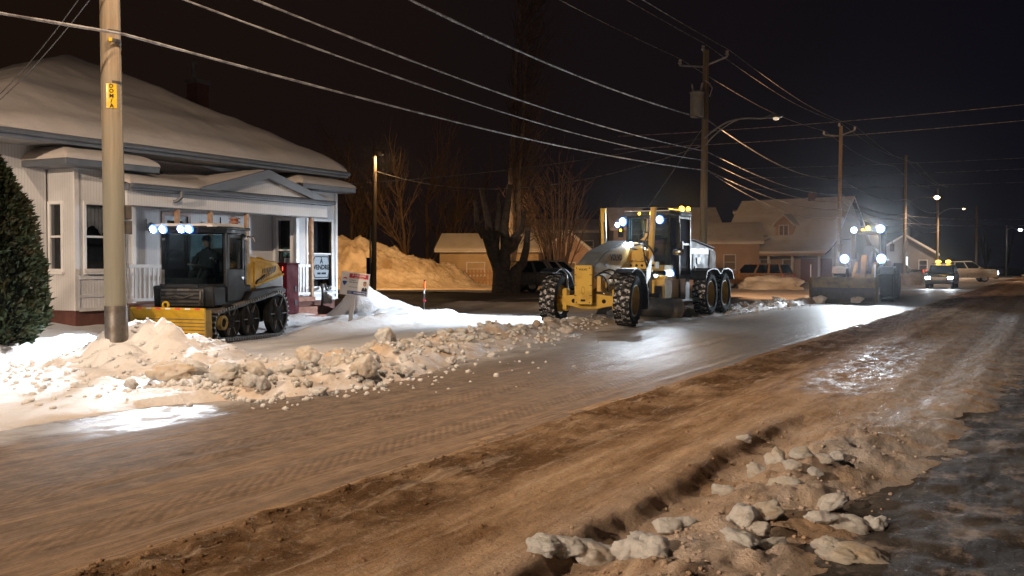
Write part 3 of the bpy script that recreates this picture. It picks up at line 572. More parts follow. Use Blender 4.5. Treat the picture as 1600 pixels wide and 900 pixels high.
lamp_head(p4, (.1, -.1, 7.4), (2.55, -.3, 8.1), "lamp_sodium", 6500, (1, .66, .40), cone=168, lr=2.0)
p5 = wood_pole("utility_pole", PX, PY[5], 11.0, .16, .12, "most distant pole of the left row, with the dimmer lit street lamp", (0, 0), POLE)
lamp_head(p5, (.1, -.1, 7.8), (2.6, -.3, 8.5), "lamp_sodium", 4500, (1, .66, .40), cone=160)
p6 = wood_pole("lamp_pole", -6.3, 160, 7.2, .14, .10, "distant lamp pole at the right edge with a pale light", (0, 0), None, "lamp pole")
lamp_head(p6, (.0, 0, 6.4), (1.4, -.2, 6.6), "lamp_pale", 700, (.8, .9, 1), lr=2.0)
p7 = wood_pole("utility_pole", -9.5, 150, 9.5, .15, .10, "thin dark pole beyond the white pickup, without a lamp"); 
# service pole on the side street
sp = wood_pole("service_pole", -35.5, 49.4, 8.6, .17, .11, "bare wooden pole in front of the orange snow heap", (.12, .0), None, "utility pole")
MB().box(-.45, -.25, -.1, .1, .6, 2.1).build("service_box", "dark_steel", sp, bevel=.02)
MB().tube([(-.16, -.1, .4), (-.16, -.1, 3), (-.1, -.1, 4)], .05, 6).build("conduit", "galvanised", sp, True)
fl = MB().obox((.42, .10, 8.25), (.34, .20, .26), (R(28), 0, R(8))).build("floodlight", "dark_steel", sp, bevel=.02); spot(fl, (.75, -.05, 8.0), (.55, .1, 2.0), 380, (1, .60, .27), 178, .1, .1); MB().tube([(.1, 0, 8.1), (.3, .02, 8.12), (.42, .05, 8.2)], .03, 6).build("flood_bracket", "dark_steel", sp, True)  # second spot added beside the floodlight to brighten pole shaft and trees
MB().obox((.41, .205, 8.20), (.28, .01, .2), (R(28), 0, R(8))).build("lens", "lamp_dim", fl); spot(fl, (.40, .28, 8.16), (-4.2, 13.0, .6), 6500, (1, .50, .17), 98, .4, .15)
def wire(label, pts_h, x, r, sag, mat="icy_wire", lumpy=True, group="cables strung along the utility poles", name="overhead_cable"):
    P = []; rs = []; rr = random.Random(len(label) + int(1000 * r))
    for (ya, za), (yb, zb), sg in zip(pts_h[:-1], pts_h[1:], sag):
        k = 46 if ya < 60 else 24
        for i in range(k + (ya == pts_h[-2][0])):
            t = i / k; P.append((x + (.03 * math.sin(t * 9)), ya + (yb - ya) * t, za + (zb - za) * t - 4 * sg * t * (1 - t))); rs.append(r * (1 + (.45 * (rr.random() - .5) if lumpy else 0)))
    return tag(MB().tube(P, rs, 6).build(name, mat, None, True), label, "cable", group)
Y0, Y1, Y2, Y3, Y4, Y5 = PY
wire("lowest snow coated cable, passing the yellow tag on the nearest pole", [(Y0, 5.2), (Y1, 5.26), (Y2, 5.58), (Y3, 5.4), (Y4, 5.7), (Y5, 5.9)], PX + .22, .021, (.5, .28, .5, .6, .6))
wire("second lowest of the snow coated cables crossing above the house roof", [(Y0, 5.9), (Y1, 6.15), (Y2, 5.98), (Y3, 5.9), (Y4, 6.2), (Y5, 6.4)], PX + .20, .018, (.5, .42, .5, .6, .6))
wire("third snow coated cable, just above the second lowest one", [(Y0, 6.5), (Y1, 6.62), (Y2, 6.36), (Y3, 6.4), (Y4, 6.6), (Y5, 6.8)], PX + .19, .020, (.5, .38, .5, .6, .6))
wire("thickest white coated cable running to the foot of the transformer", [(Y0, 8.0), (Y1, 8.05), (Y2, 7.68), (Y3, 7.4), (Y4, 8.0), (Y5, 8.2)], PX + .18, .028, (.6, .45, .7, .6, .6))
wire("thin cable hanging from the lowest one in a loose bow behind the grader", [(Y2, 5.5), (Y3, 4.9), (Y4, 5.2)], PX + .3, .016, (.75, .7))
PRIM = "high voltage wires on the crossarms"
wire("thin high wire on the left end of the crossarms", [(Y0, 10.2), (Y1, 10.6), (Y2, 10.27), (Y3, 10.72), (Y4, 11.2), (Y5, 11.2)], PX - .95, .014, (.5, .35, .4, .5, .5), group=PRIM, name="high_wire")
wire("thin high wire over the pole tops", [(Y0, 10.9), (Y1, 11.2), (Y2, 10.78), (Y3, 11.2), (Y4, 11.9), (Y5, 11.4)], PX + .12, .014, (.5, .35, .4, .5, .5), group=PRIM, name="high_wire")
wire("thin high wire on the right end of the crossarms, nearest the road", [(Y0, 10.4), (Y1, 10.8), (Y2, 10.45), (Y3, 10.9), (Y4, 11.4), (Y5, 11.2)], PX + 1.1, .014, (.5, .35, .4, .5, .5), group=PRIM, name="high_wire")
def span(label, a, b, sag, r=.012, mat="icy_wire"):
    a, b = Vector(a), Vector(b); P = [a + (b - a) * (i / 24) - Vector((0, 0, 4 * sag * (i / 24) * (1 - i / 24))) for i in range(25)]
    return tag(MB().tube(P, r, 5).build("service_wire", mat, None, True), label, "cable", "service wires branching off the poles")
span("service wire from the bare wooden pole towards the transformer pole", (-35.4, 49.4, 7.2), (-13.1, 41.3, 6.6), 1.4, .02)
span("thin service wire from the second pole to the house on the left", (-13.1, 41.2, 6.9), (-24.5, 26.5, 4.3), .4, .010, "black_wire")
span("guy wire slanting down left from the transformer pole", (-13.0, 41.2, 7.3), (-18.2, 41.0, .2), 0, .012)
span("thin service wire falling from the nearest pole to the roof corner", (-13.1, 11.3, 6.3), (-20.0, 13.4, 4.5), .25, .009, "black_wire")
span("wire beside it falling from the nearest pole over the roof", (-13.1, 11.3, 6.6), (-20.8, 14.2, 4.9), .25, .009, "black_wire")
for i, (h, y) in enumerate(((11.6, 74.0), (10.5, 73.0))):
    span(("upper" if i == 0 else "lower") + " cable crossing the street at the pole behind the loader", (-30, y, h), (16, y - 6, h + .6), .5, .020)
for i, h in enumerate((11.9, 10.9, 9.7)):
    span(("top", "middle", "bottom")[i] + " cable crossing the street at the far lamp pole", (-30, 108, h), (24, 101, h - .2), .4, .018)
for i, h in enumerate((6.4, 5.7)):
    span(("upper" if i == 0 else "lower") + " orange lit cable beneath the far street lamps", (-12.9, 106, h), (-2.0, 132, h + .5), .2, .03)
# ---------------------------------------------------------------- the white house with the porch
def window(parent, loc, rz, w_, h_, frame="white_trim", pane="house_glass", rail=.5, fr=.075, name="window", room="room_dark"):
    f = MB(); d0, d1 = -.05, .06
    f.box(-w_/2 - fr, -w_/2, d0, d1, -h_/2 - fr, h_/2 + fr).box(w_/2, w_/2 + fr, d0, d1, -h_/2 - fr, h_/2 + fr).box(-w_/2, w_/2, d0, d1, h_/2, h_/2 + fr).box(-w_/2, w_/2, d0, d1, -h_/2 - fr, -h_/2)
    if rail: f.box(-w_/2, w_/2, -.03, .03, -h_/2 + h_ * rail - .025, -h_/2 + h_ * rail + .025)
    o = f.build(name, frame, parent, loc=loc, rot=(0, 0, rz), bevel=.008)
    zs = [(-h_/2, h_/2)] if not rail else [(-h_/2, -h_/2 + h_ * rail - .025), (-h_/2 + h_ * rail + .025, h_/2)]
    for a, b in zs: MB().quad((-w_/2, 0, a), (w_/2, 0, a), (w_/2, 0, b), (-w_/2, 0, b)).build("pane", pane, o)
    MB().box(-w_/2 - fr - .03, w_/2 + fr + .03, -.11, -.052, -h_/2 - fr - .05, -h_/2 - fr).build("sill", frame, o)
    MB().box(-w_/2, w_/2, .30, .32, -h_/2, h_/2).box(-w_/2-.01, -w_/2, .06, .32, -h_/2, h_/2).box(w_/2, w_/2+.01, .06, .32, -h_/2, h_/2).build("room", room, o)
    return o
def snow_cap(x0, x1, y0, y1, hf, thick, parent, name="roof_snow", mat="roof_snow", n=(60, 80), rnd=.3, seed=1, open_x0=False):
    def Z(X, Y):
        dx = np.minimum(X - x0 if not open_x0 else X - x0 + 9, x1 - X); dd = np.minimum(dx, np.minimum(Y - y0, y1 - Y)); t = np.clip(dd / rnd, 0, 1)
        return hf(X, Y) + np.sqrt(np.clip(1 - (1 - t) ** 2, 0, 1)) * thick * (1 + .42 * fbm(X * .7, Y * .7, seed, 5)) + .05 * thick * 4 * fbm(X * .35, Y * .5, seed + 3, 3) * t - .01
    def sp(a, b, k):
        t = np.linspace(0, 1, k); e = np.array([0, .01, .03, .06]) * 6 / (b - a); return np.unique(np.concatenate([a + (b - a) * t, a + e, b - e]))
    return sheet(name, sp(x0, x1, n[0]), sp(y0, y1, n[1]), Z, mat, parent)
H = empty("house", (0, 0, 0), 0, "single storey white sided house with snowy hip roof, bay windows and porch", "house")
XW, XB = -20.3, -19.4           # main wall and bay fronts
# walls with openings left out behind the windows
MB().box(-31, XW - .12, 13.2, 25.05, .66, 4.42).build("wall", "siding_y", H)
w_ = MB()
w_.box(XW - .12, XW, 13.2, 15.62, .66, 4.42).box(XW - .12, XW, 17.36, 19.08, .66, 4.42).box(XW - .12, XW, 19.92, 23.2, .66, 4.42).box(XW - .12, XW, 19.08, 19.92, 3.02, 4.42).box(XW - .12, XW, 15.62, 17.36, 3.98, 4.42).box(XW - .12, XW, 23.2, 25.05, 3.98, 4.42)
w_.build("wall", "siding_y", H)
MB().box(-31, XW + .02, 13.15, 25.1, -.2, .65).build("foundation", "foundation_red", H)
def bay(ya, yb, wx0, wx1, wz0, wz1, fy0, fy1, fz0, fz1, right=True):
    b = empty("bay", (0, 0, 0)); b.parent = H
    t = .1; zt = 3.95
    def wall_with_hole(name, mat, horizontal, c0, c1, plane0, plane1, a0, a1, z0, z1):
        m_ = MB(); put = (lambda a, b_, z, zz: m_.box(a, b_, plane0, plane1, z, zz)) if horizontal else (lambda a, b_, z, zz: m_.box(plane0, plane1, a, b_, z, zz))
        put(c0, a0, .66, zt); put(a1, c1, .66, zt); put(a0, a1, .66, z0); put(a0, a1, z1, zt); return m_.build(name, mat, b)
    wall_with_hole("side_wall", "siding_x", True, XW, XB - t, ya, ya + t, wx0, wx1, wz0, wz1)
    wall_with_hole("front_wall", "siding_y", False, ya, yb, XB - t, XB, fy0, fy1, fz0, fz1)
    MB().box(XW, XB - t, yb - t, yb, .66, zt).build("side_wall", "siding_x", b)
    for q0, q1 in ((ya - .03, ya + .09), (yb - .09, yb + .012)): MB().box(XB - .02, XB + .025, q0, q1, .66, zt).build("corner_trim", "white_trim", b)
    MB().box(XB, XB + .03, ya + .09, yb - .09, min(wz0, fz0) - .24, min(wz0, fz0) - .17).box(XB, XB + .022, ya + .09, yb - .09, .95, 1.02).box(XB, XB + .022, ya + .09, yb - .09, .64, .72).build("band_trim", "white_trim", b)
    MB().box(XW, XB - .06, ya + .04, yb - .04, -.2, .65).build("foundation", "foundation_red", b)
    return b
B1 = bay(15.66, 17.34, -20.21, -19.85, 1.60, 3.06, 15.95, 16.98, 1.60, 3.06)
B2 = bay(23.22, 25.1, -20.06, -19.62, 1.25, 2.98, 23.72, 24.82, 1.05, 2.98)
window(H, (-20.03, 15.68, 2.33), 0, .36, 1.46); window(H, (XB - .02, 16.465, 2.33), R(90), 1.03, 1.46)
wn = window(H, (-19.84, 23.24, 2.115), 0, .44, 1.73); wf = window(H, (XB - .02, 24.27, 2.015), R(90), 1.10, 1.93)
for wy, wz, ww, hh_ in ((16.465, 2.70, 1.0, .66),):
    mb = MB()
    for i in range(20):
        a = -ww / 2 + ww * i / 20; mb.quad((-19.50 - .03 * (i % 2), wy + a, wz + hh_ / 2), (-19.50 - .03 * ((i + 1) % 2), wy + a + ww / 20, wz + hh_ / 2), (-19.50 - .03 * ((i + 1) % 2), wy + a + ww / 20, wz - hh_ / 2 + .22 * abs(math.sin((i + 1) * math.pi / 10))), (-19.50 - .03 * (i % 2), wy + a, wz - hh_ / 2 + .22 * abs(math.sin(i * math.pi / 10))))
    mb.build("curtain", "curtain", H)
# sign in the right bay window, teal notice in the narrow window
hexa = [(-.50, 0), (-.34, .36), (.34, .36), (.50, 0), (.34, -.36), (-.34, -.36)]
sg = empty("sale_sign", (-19.47, 24.42, 1.62), R(90), "white hexagonal for sale sign inside the right bay window", "sign")
MB().prism(hexa, 'y', -.008, .008).build("board", "paper_white", sg)
MB().prism([(a * .92, b * .9) for a, b in hexa], 'y', -.012, -.010).build("border", "print_black", sg); MB().prism([(a * .86, b * .82) for a, b in hexa], 'y', -.015, -.013).build("panel", "paper_white", sg)
obj("lettering", text_me("À", .20, "print_black", bold=.006), sg, (0, -.018, .17), (R(90), 0, 0)); obj("lettering", text_me("VENDRE", .20, "print_black", bold=.008), sg, (0, -.018, -.01), (R(90), 0, 0)); MB().box(-.2, -.04, -.018, -.016, -.22, -.16).box(.0, .22, -.018, -.016, -.22, -.16).build("small_print", "print_black", sg)
tg = empty("window_notice", (-19.84, 23.34, 1.95), 0, "small teal and white notice hanging in the narrow porch window", "sign")
MB().box(-.15, .15, -.005, .005, -.02, .24).build("board", "print_teal", tg); MB().prism([(-.1, .08), (0, .2), (.1, .08), (.02, .1), (0, .02)], 'y', -.009, -.007).build("emblem", "paper_white", tg); MB().box(-.12, .12, -.004, .004, -.5, -.06).build("poster", "curtain", tg)

# main roof
EX, WXr, EYa, EYb, EZ = -19.15, -31.6, 12.75, 25.32, 4.50
AX, AY, AZ = -25.3, 20.2, 7.55
def roof_z(X, Y):
    a = (EX - X) / (EX - AX); b = (X - WXr) / (AX - WXr); c = (Y - EYa) / (AY - EYa); d = (EYb - Y) / (EYb - AY)
    return EZ + (AZ - EZ) * np.minimum(np.minimum(a, b), np.minimum(c, d))
MB().add([(EX, EYa, EZ), (EX, EYb, EZ), (WXr, EYb, EZ), (WXr, EYa, EZ), (AX, AY, AZ)], [(0, 1, 4), (1, 2, 4), (2, 3, 4), (3, 0, 4)]).build("roof", "roof_dark", H)
mb = MB(); mb.box(EX - .03, EX + .02, EYa, EYb, EZ - .17, EZ + .02).box(WXr, EX - .03, EYb - .03, EYb + .02, EZ - .17, EZ + .02).box(WXr, EX - .03, EYa - .02, EYa + .03, EZ - .17, EZ + .02).build("fascia", "fascia_blue", H)
MB().tube([(EX + .05, EYa, EZ - .03), (EX + .05, EYb, EZ - .05)], .065, 8).build("gutter", "fascia_blue", H, True)
MB().box(-20.45, EX - .03, EYa + .03, EYb - .03, EZ - .15, EZ - .13).box(-31, -20.45, 25.05, EYb - .03, EZ - .15, EZ - .13).build("soffit", "soffit", H)
snow_cap(WXr, EX, EYa, EYb, roof_z, .27, H, n=(90, 100), rnd=.55, seed=5)
ch = empty("chimney", (0, 0, 0)); ch.parent = H
# bay roofs
for ya, yb, s_ in ((15.0, 17.62, 11), (22.85, 25.34, 12)):
    x1 = -18.85; x0 = -20.9
    hf = lambda X, Y, ya=ya, yb=yb: 4.02 + np.minimum(np.minimum((x1 - X) * .22, .42), np.minimum(Y - ya, yb - Y) * .32)
    MB().box(x0, x1, ya, yb, 3.86, 4.02).build("bay_roof", "fascia_blue", H, bevel=.02)
    snow_cap(x0, x1 + .02, ya - .02, yb + .02, hf, .17, H, n=(30, 40), rnd=.45, seed=s_)
# porch
XP = -18.6; PA, PB = 16.5, 23.9; GY, GW, GZ = 21.1, 2.35, 4.12
def porch_z(X, Y): return np.maximum(3.56 + (XP - X) * .25, GZ - np.abs(Y - GY) * (GZ - 3.52) / GW)
MB().add([(XP, PA, 3.54), (XP, PB, 3.54), (XW, PB, 4.1), (XW, PA, 4.1)], [(0, 1, 2, 3)]).build("porch_roof", "roof_dark", H)
snow_cap(XW, XP + .03, PA - .03, PB + .03, porch_z, .14, H, "porch_snow", n=(50, 110), rnd=.28, seed=8, open_x0=True)
MB().box(XP - .02, XP + .03, PA, PB, 3.40, 3.55).box(XW, XP - .02, PB - .02, PB + .03, 3.40, 3.55).box(XW, XP - .02, PA - .03, PA + .02, 3.40, 3.55).build("porch_fascia", "fascia_blue", H, bevel=.008)
MB().tube([(XP + .06, PA, 3.50), (XP + .06, PB, 3.48)], .055, 8).tube([(XP + .06, 18.0, 3.46), (XP + .07, 18.0, 3.32), (XP - .02, 17.93, 3.22), (XP - .1, 17.9, 3.2)], .045, 8).build("gutter", "fascia_blue", H, True)
pd = MB().add([(XP - .12, GY - GW + .1, 3.56), (XP - .12, GY + GW - .1, 3.56), (XP - .12, GY, GZ - .02)], [(0, 1, 2)]).build("pediment", "siding_y", H)
for s_ in (-1, 1):
    q = .19
    MB().prism([(GY + s_ * (GW + .12), 3.50), (GY + s_ * (GW + .12), 3.50 + .08), (GY, GZ + .10), (GY, GZ - q + .06), (GY + s_ * (GW - .35), 3.50)], 'x', XP - .05, XP + .06).build("rake_board", "fascia_blue", pd)
MB().box(XP - .26, XP - .14, PA + .05, PB - .1, 3.06, 3.395).build("porch_beam", "siding_y", H)
MB().box(XP - .28, XP - .12, PA + .04, PB - .09, 3.035, 3.06).build("beam_trim", "dark_steel", H)
MB().box(XW + .01, XP - .26, PA + .05, PB - .1, 3.36, 3.39).build("porch_ceiling", "white_trim", H)
XR = -18.8
for y in (18.1, 19.2, 20.5, 23.15): MB().box(XR - .05, XR + .05, y - .05, y + .05, .78, 3.035).build("porch_post", "bare_wood", H, bevel=.008)
MB().box(XW, XR + .1, 16.5, 23.2, .66, .78).build("porch_floor", "deck_red", H)
MB().box(XR - .02, XR + .06, 16.5, 23.2, -.2, .66).build("porch_skirt", "foundation_red", H)
bal = None
for ya, yb in ((16.6, 18.05), (20.6, 23.08)):
    MB().box(XR - .03, XR + .03, ya, yb, 1.62, 1.70).box(XR - .025, XR + .025, ya, yb, .84, .91).build("railing", "white_trim", H, bevel=.006)
    k = int((yb - ya) / .135)
    for i in range(k):
        y = ya + .07 + i * (yb - ya - .1) / k
        if bal is None: bal = MB().box(-.018, .018, -.022, .022, 0, .71).mesh("baluster", "white_trim")
        obj("baluster", bal, H, (XR, y, .91))
# door and wall lanterns
MB().box(XW - .06, XW + .03, 19.0, 19.1, .78, 3.06).box(XW - .06, XW + .03, 19.9, 20.0, .78, 3.06).box(XW - .06, XW + .03, 19.1, 19.9, 2.96, 3.06).build("door_frame", "door_brown", H)
dr = MB().box(XW - .07, XW - .02, 19.1, 19.9, .79, 1.75).box(XW - .07, XW - .02, 19.1, 19.22, 1.75, 2.96).box(XW - .07, XW - .02, 19.78, 19.9, 1.75, 2.96).box(XW - .07, XW - .02, 19.22, 19.78, 2.84, 2.96).build("door", "door_panel", H)
MB().box(XW - .055, XW - .045, 19.22, 19.78, 1.75, 2.84).build("pane", "house_glass", dr); MB().box(XW - .4, XW - .39, 19.1, 19.9, .8, 2.96).build("room", "room_dark", dr); MB().ball((XW + .02, 19.17, 1.65), .035, 8, 5).build("handle", "chrome", dr, True)
for y in (18.55, 20.45):
    l = MB().box(XW, XW + .03, y - .05, y + .05, 2.55, 2.85).lathe([(0, .26), (.05, .25), (.09, .2), (.07, .02), (.03, 0), (0, 0)], (XW + .13, y, 2.5), (0, 0, 1), 10).build("wall_lantern", "soffit", H, True)
# deck steps and gas meter by the right bay
for i in range(2): MB().box(XR + .06, XR + .42 + .32 * (1 - i), 22.0, 22.9, -.1 + .22 * i, .30 + .22 * i).build("porch_step", "deck_red", H, bevel=.01)
gm = empty("gas_meter", (-18.95, 24.05, .35), R(90), "grey gas meter with dark pipes on the wall below the right bay window", "gas meter")
MB().tube([(-.22, .1, -.3), (-.22, 0, .3), (-.22, 0, .72), (-.1, 0, .78), (-.02, 0, .6)], .035, 8).tube([(.02, 0, .6), (.14, 0, .72), (.24, .1, .7), (.24, .3, .7)], .03, 8).build("pipe", "dark_steel", gm, True)
MB().ball((-.22, 0, .72), (.08, .05, .08), 12, 7).ball((.14, 0, .66), (.06, .04, .06), 12, 7).build("regulator", "dark_steel", gm, True)
MB().box(-.12, .14, -.09, .09, .2, .55).build("meter_body", "galvanised", gm, bevel=.03); MB().cyl((.01, -.1, .42), (.01, -.085, .42), .07, n=14).build("dial", "paper_white", gm, True)
bpy.data.objects.remove(ch)
# brick chimney of a house behind, rising over the right roof slope
cb = empty("brick_chimney", (-34.0, 34.0, 0), 0, "dark brick chimney with metal flue pipe rising behind the right slope of the snowy roof", "chimney")
MB().box(-.33, .33, -.33, .33, 0, 9.75).build("stack", "brick_red", cb); MB().box(-.40, .40, -.40, .40, 9.75, 9.92).build("cap", "galvanised", cb)
MB().cyl((-.25, 0, 9.92), (-.25, 0, 10.75), .09, n=10).cyl((-.25, 0, 10.68), (-.25, 0, 10.78), .17, n=10).build("flue", "galvanised", cb, True)
# ---------------------------------------------------------------- buildings further back
def back_house(name, loc, rz, w, d, wall_h, roof_h, wall, label, cat="house", over=.35, ridge='x', wins=(), z0=0, group=None, snow=.16, trim="white_trim", door=None, chim=None):
    t = empty(name, loc, rz, label, cat, group); hw, hd = w / 2, d / 2
    wl = MB().box(-hw, hw, -hd, hd, z0, wall_h)
    if ridge == 'x': wl.add([(-hw, -hd, wall_h), (-hw, hd, wall_h), (-hw, 0, wall_h + roof_h), (hw, -hd, wall_h), (hw, hd, wall_h), (hw, 0, wall_h + roof_h)], [(0, 2, 1), (3, 4, 5)])
    else: wl.add([(-hw, -hd, wall_h), (hw, -hd, wall_h), (0, -hd, wall_h + roof_h), (-hw, hd, wall_h), (hw, hd, wall_h), (0, hd, wall_h + roof_h)], [(0, 1, 2), (3, 5, 4)])
    wl.build("wall", wall, t)
    a, b = (hd, hw) if ridge == 'x' else (hw, hd); sl = roof_h / a; e = over
    for s in (-1, 1):
        prof = [(s * (a + e), wall_h - sl * e), (0, wall_h + roof_h), (0, wall_h + roof_h + .12), (s * (a + e), wall_h - sl * e + .12)]
        m_ = MB()
        if ridge == 'x': m_.prism(prof, 'x', -b - e, b + e)
        else: m_.prism(prof, 'y', -b - e, b + e)
        m_.build("roof", trim, t)
        sn = [(s * (a + e + .03), wall_h - sl * e + .125), (0, wall_h + roof_h + .125), (0, wall_h + roof_h + .125 + snow), (s * (a + e - .2), wall_h - sl * (e - .2) + .12 + snow), (s * (a + e + .03), wall_h - sl * e + .12 + snow * .5)]
        m_ = MB()
        if ridge == 'x': m_.prism(sn, 'x', -b - e - .02, b + e + .02)
        else: m_.prism(sn, 'y', -b - e - .02, b + e + .02)
        m_.build("roof_snow", "snow", t, bevel=.05)
    for x, z, ww, wh in wins: window(t, (x, -hd - .02, z), 0, ww, wh, rail=.5, fr=.09)
    if door: 
        dd = MB().box(door - .45, door + .45, -hd - .06, -hd + .02, z0 + .2, z0 + 2.25).build("door", "door_panel", t); MB().ball((door + .35, -hd - .08, z0 + 1.2), .04, 6, 4).build("handle", "chrome", dd)
    if chim: MB().box(chim - .3, chim + .3, -.3, .3, wall_h, wall_h + roof_h + .8).build("chimney", "brick_red", t)
    return t
g = back_house("garage", (-39.4, 71.0, 0), R(22), 7.6, 6.0, 2.75, 1.15, "siding_cream", "low cream garage lit orange beside the snow heap, with snowy roof", "garage", wins=((-1.0, 1.35, 1.3, .9),))
MB().box(-1.75, -.25, -3.04, -3.02, .85, 1.85).build("shutter", "siding_cream", g)
g2 = back_house("annexe", (-35.0, 75.8, 0), R(22), 3.6, 5.5, 2.7, 1.5, "siding_rose", "small gable ended annexe right of the cream garage behind the pollard tree", "garage", ridge='y', wins=((.2, 1.4, .7, .8),))
fe = empty("picket_fence", (-38.0, 65.2, 0), R(24), "short picket fence between the snow heap and the pollard tree", "fence")
MB().box(-1.9, 1.9, .02, .06, .5, .6).box(-1.9, 1.9, .02, .06, 1.0, 1.1).build("rail", "bare_wood", fe)
pk = MB().prism([(-.07, .1), (.07, .1), (.07, 1.25), (0, 1.35), (-.07, 1.25)], 'y', -.015, .015).mesh("picket", "bare_wood")
for i in range(15): obj("picket", pk, fe, (-1.85 + i * .264, 0, 0))
MB().box(-2.05, -1.9, -.05, .1, 0, 1.6).build("post", "bark_dark", fe)
back_house("brown_house", (-33.0, 92.0, 0), R(26), 9.5, 9, 4.9, 1.9, "siding_tan", "two storey tan house with a snowy roof behind the shrub of bare shoots", wins=((-3.0, 3.6, .9, 1.5), (-.6, 3.6, .9, 1.5), (-3.0, 1.3, .9, 1.3)))
back_house("carport", (-26.6, 76.0, 0), R(24), 4.6, 4.5, 2.0, 1.15, "siding_rose", "low shed with orange lit pointed snowy roof behind the parked pickup", "shed", ridge='y', over=.5)
back_house("long_house", (-49.0, 104.0, 0), R(24), 16, 9, 5.2, 1.3, "siding_grey", "long dim house behind the garage, with a flat snowy roof", wins=((-3, 3.6, .9, 1.2), (3, 3.6, .9, 1.2)))
back_house("brick_block", (-25.4, 97.0, 0), R(15), 3.6, 5, 6.4, .25, "brick_red", "narrow dark brick block seen left of the grader cab", "house", over=.2, wins=((.2, 3.4, .9, 1.2),))
back_house("dark_shed_house", (-27.5, 90.0, 0), R(18), 8, 7, 3.6, 1.6, "siding_rose", "dim house with sloping snowy roof behind the grader's left lift cylinder", wins=((-2, 1.9, .9, 1.2), (1.5, 1.9, .9, 1.2)))
bh = back_house("tall_house", (-22.6, 96.5, 0), R(16), 5.2, 6.5, 5.55, .35, "siding_rose", "tall rose sided house just right of the transformer pole", over=.35, wins=((-1.6, 4.2, .8, 1.2),))
back_house("end_house", (-17.6, 142.0, 0), R(8), 7.5, 8, 3.0, 2.3, "siding_grey", "dim gabled house with a small lit window beyond the front loader", ridge='y', wins=((-2.3, 1.6, .9, 1.2), (2.2, 1.6, .9, 1.2)), door=.2)
lw = empty("wall_light", (-16.75, 137.8, 2.05), R(8), "small white vertical light on the grey house beyond the loader", "light"); MB().box(-.12, .12, -.06, .02, -.62, .62).build("diffuser", "lit_window", lw); MB().box(-.16, .16, .02, .05, -.68, .68).build("backing", "dark_steel", lw)
back_house("far_house", (-27.0, 131.0, 0), R(10), 11, 8, 3.4, 2.1, "siding_grey", "unlit house far back, just left of the loader's tallest lights", wins=((-3, 1.8, 1, 1.2), (2, 1.8, 1, 1.2)))
sh = back_house("corner_shop", (2.2, 178.0, 0), R(-4), 9, 7, 3.6, .6, "siding_grey", "distant low shop at the right edge with a teal lit window", "shop", wins=((2.6, 1.8, 1.2, 1.4),))
tl = empty("shop_light", (-3.2, 172.0, 2.0), 0, "tiny teal light in front of the distant shop", "light"); MB().box(-.25, .25, -.06, .0, -.3, .3).build("panel", "lit_teal", tl); MB().box(-.3, .3, 0, .05, -.35, .35).build("backing", "dark_steel", tl); MB().cyl((0, .02, -2), (0, .02, -.35), .05, n=6).build("post", "dark_steel", tl)

# big house with bell-cast roof and dormer
bg_ = empty("dormer_house", (-20.7, 93.2, 0), R(-14), "large house with sweeping snowy bell cast roof, one dormer and a verandah", "house")
prof = [(-5.6, 2.55), (-4.6, 2.95), (-3.6, 3.55), (-2.6, 4.5), (-1.5, 5.85), (0, 7.35)]
hw = 5.4
MB().box(-hw + .3, hw - .3, -3.4, 3.4, 0, 3.6).prism([(p, q - .1) for p, q in prof[2:]] + [(-p, q - .1) for p, q in prof[2:-1]][::-1], 'x', -hw + .3, hw - .3).build("wall", "siding_tan", bg_)
rs = []
for s in (-1, 1):
    P1 = [(s * -p, q) for p, q in prof]; P2 = [(s * -p, q + .22) for p, q in prof][::-1]
    MB().prism([(s * -p, q - .08) for p, q in prof] + [(s * -p, q + .05) for p, q in prof][::-1], 'x', -hw, hw).build("roof", "roof_dark", bg_)
    MB().prism([(s * -p, q + .055) for p, q in prof] + [(s * -p * 1.005, q + .27) for p, q in prof][::-1], 'x', -hw - .05, hw + .05).build("roof_snow", "snow", bg_, bevel=.05)
MB().box(-hw, hw, -5.66, -5.56, 2.42, 2.62).build("fascia", "siding_rose", bg_)
MB().box(2.2, hw - .4, -3.5, -3.38, .2, 2.2).build("brick_front", "brick_red", bg_)
for x in (-4.6, -2.3, 0.2, 2.4, 4.8): MB().box(x - .08, x + .08, -5.5, -5.34, .2, 2.5).build("porch_post", "white_trim", bg_)
for x in (-3.4, -1.2, 1.0): window(bg_, (x, -3.42, 1.5), 0, .9, 1.2)
dm = empty("dormer", (0.45, -3.0, 0)); dm.parent = bg_
MB().box(-.78, .78, -.15, 2.2, 3.6, 5.25).add([(-.78, -.15, 5.25), (.78, -.15, 5.25), (0, -.15, 5.95), (-.78, 2.2, 5.25), (.78, 2.2, 5.25), (0, 2.2, 5.95)], [(0, 1, 2), (3, 5, 4)]).build("dormer_wall", "siding_rose", dm)
for s in (-1, 1): MB().prism([(s * 1.02, 5.04), (0, 5.98), (0, 6.12), (s * 1.05, 5.16)], 'y', -.35, 2.4).build("dormer_roof", "snow", dm)
window(bg_, (0.45, -3.17, 4.5), 0, .8, 1.15, frame="white_trim", rail=None).name = "window"
MB().box(-.04, .04, -3.23, -3.17, 3.95, 5.05).build("mullion", "white_trim", bg_, loc=(.45, 0, 0))
MB().box(1.3, 1.9, -.3, .3, 6.6, 8.05).build("chimney", "brick_red", bg_); MB().cyl((1.6, 0, 8.05), (1.6, 0, 8.3), .28, n=10).build("chimney_cap", "dark_steel", bg_)
MB().tube([(-2.4, -4.6, 2.9), (-2.4, -4.4, 4.3)], .05, 6).tube([(-2.4, -4.4, 4.2), (-1.0, -3.3, 4.2)], .03, 5).tube([(-2.4, -4.6, 3.0), (-.6, -3.5, 4.0)], .03, 5).build("roof_mast", "dark_steel", bg_)

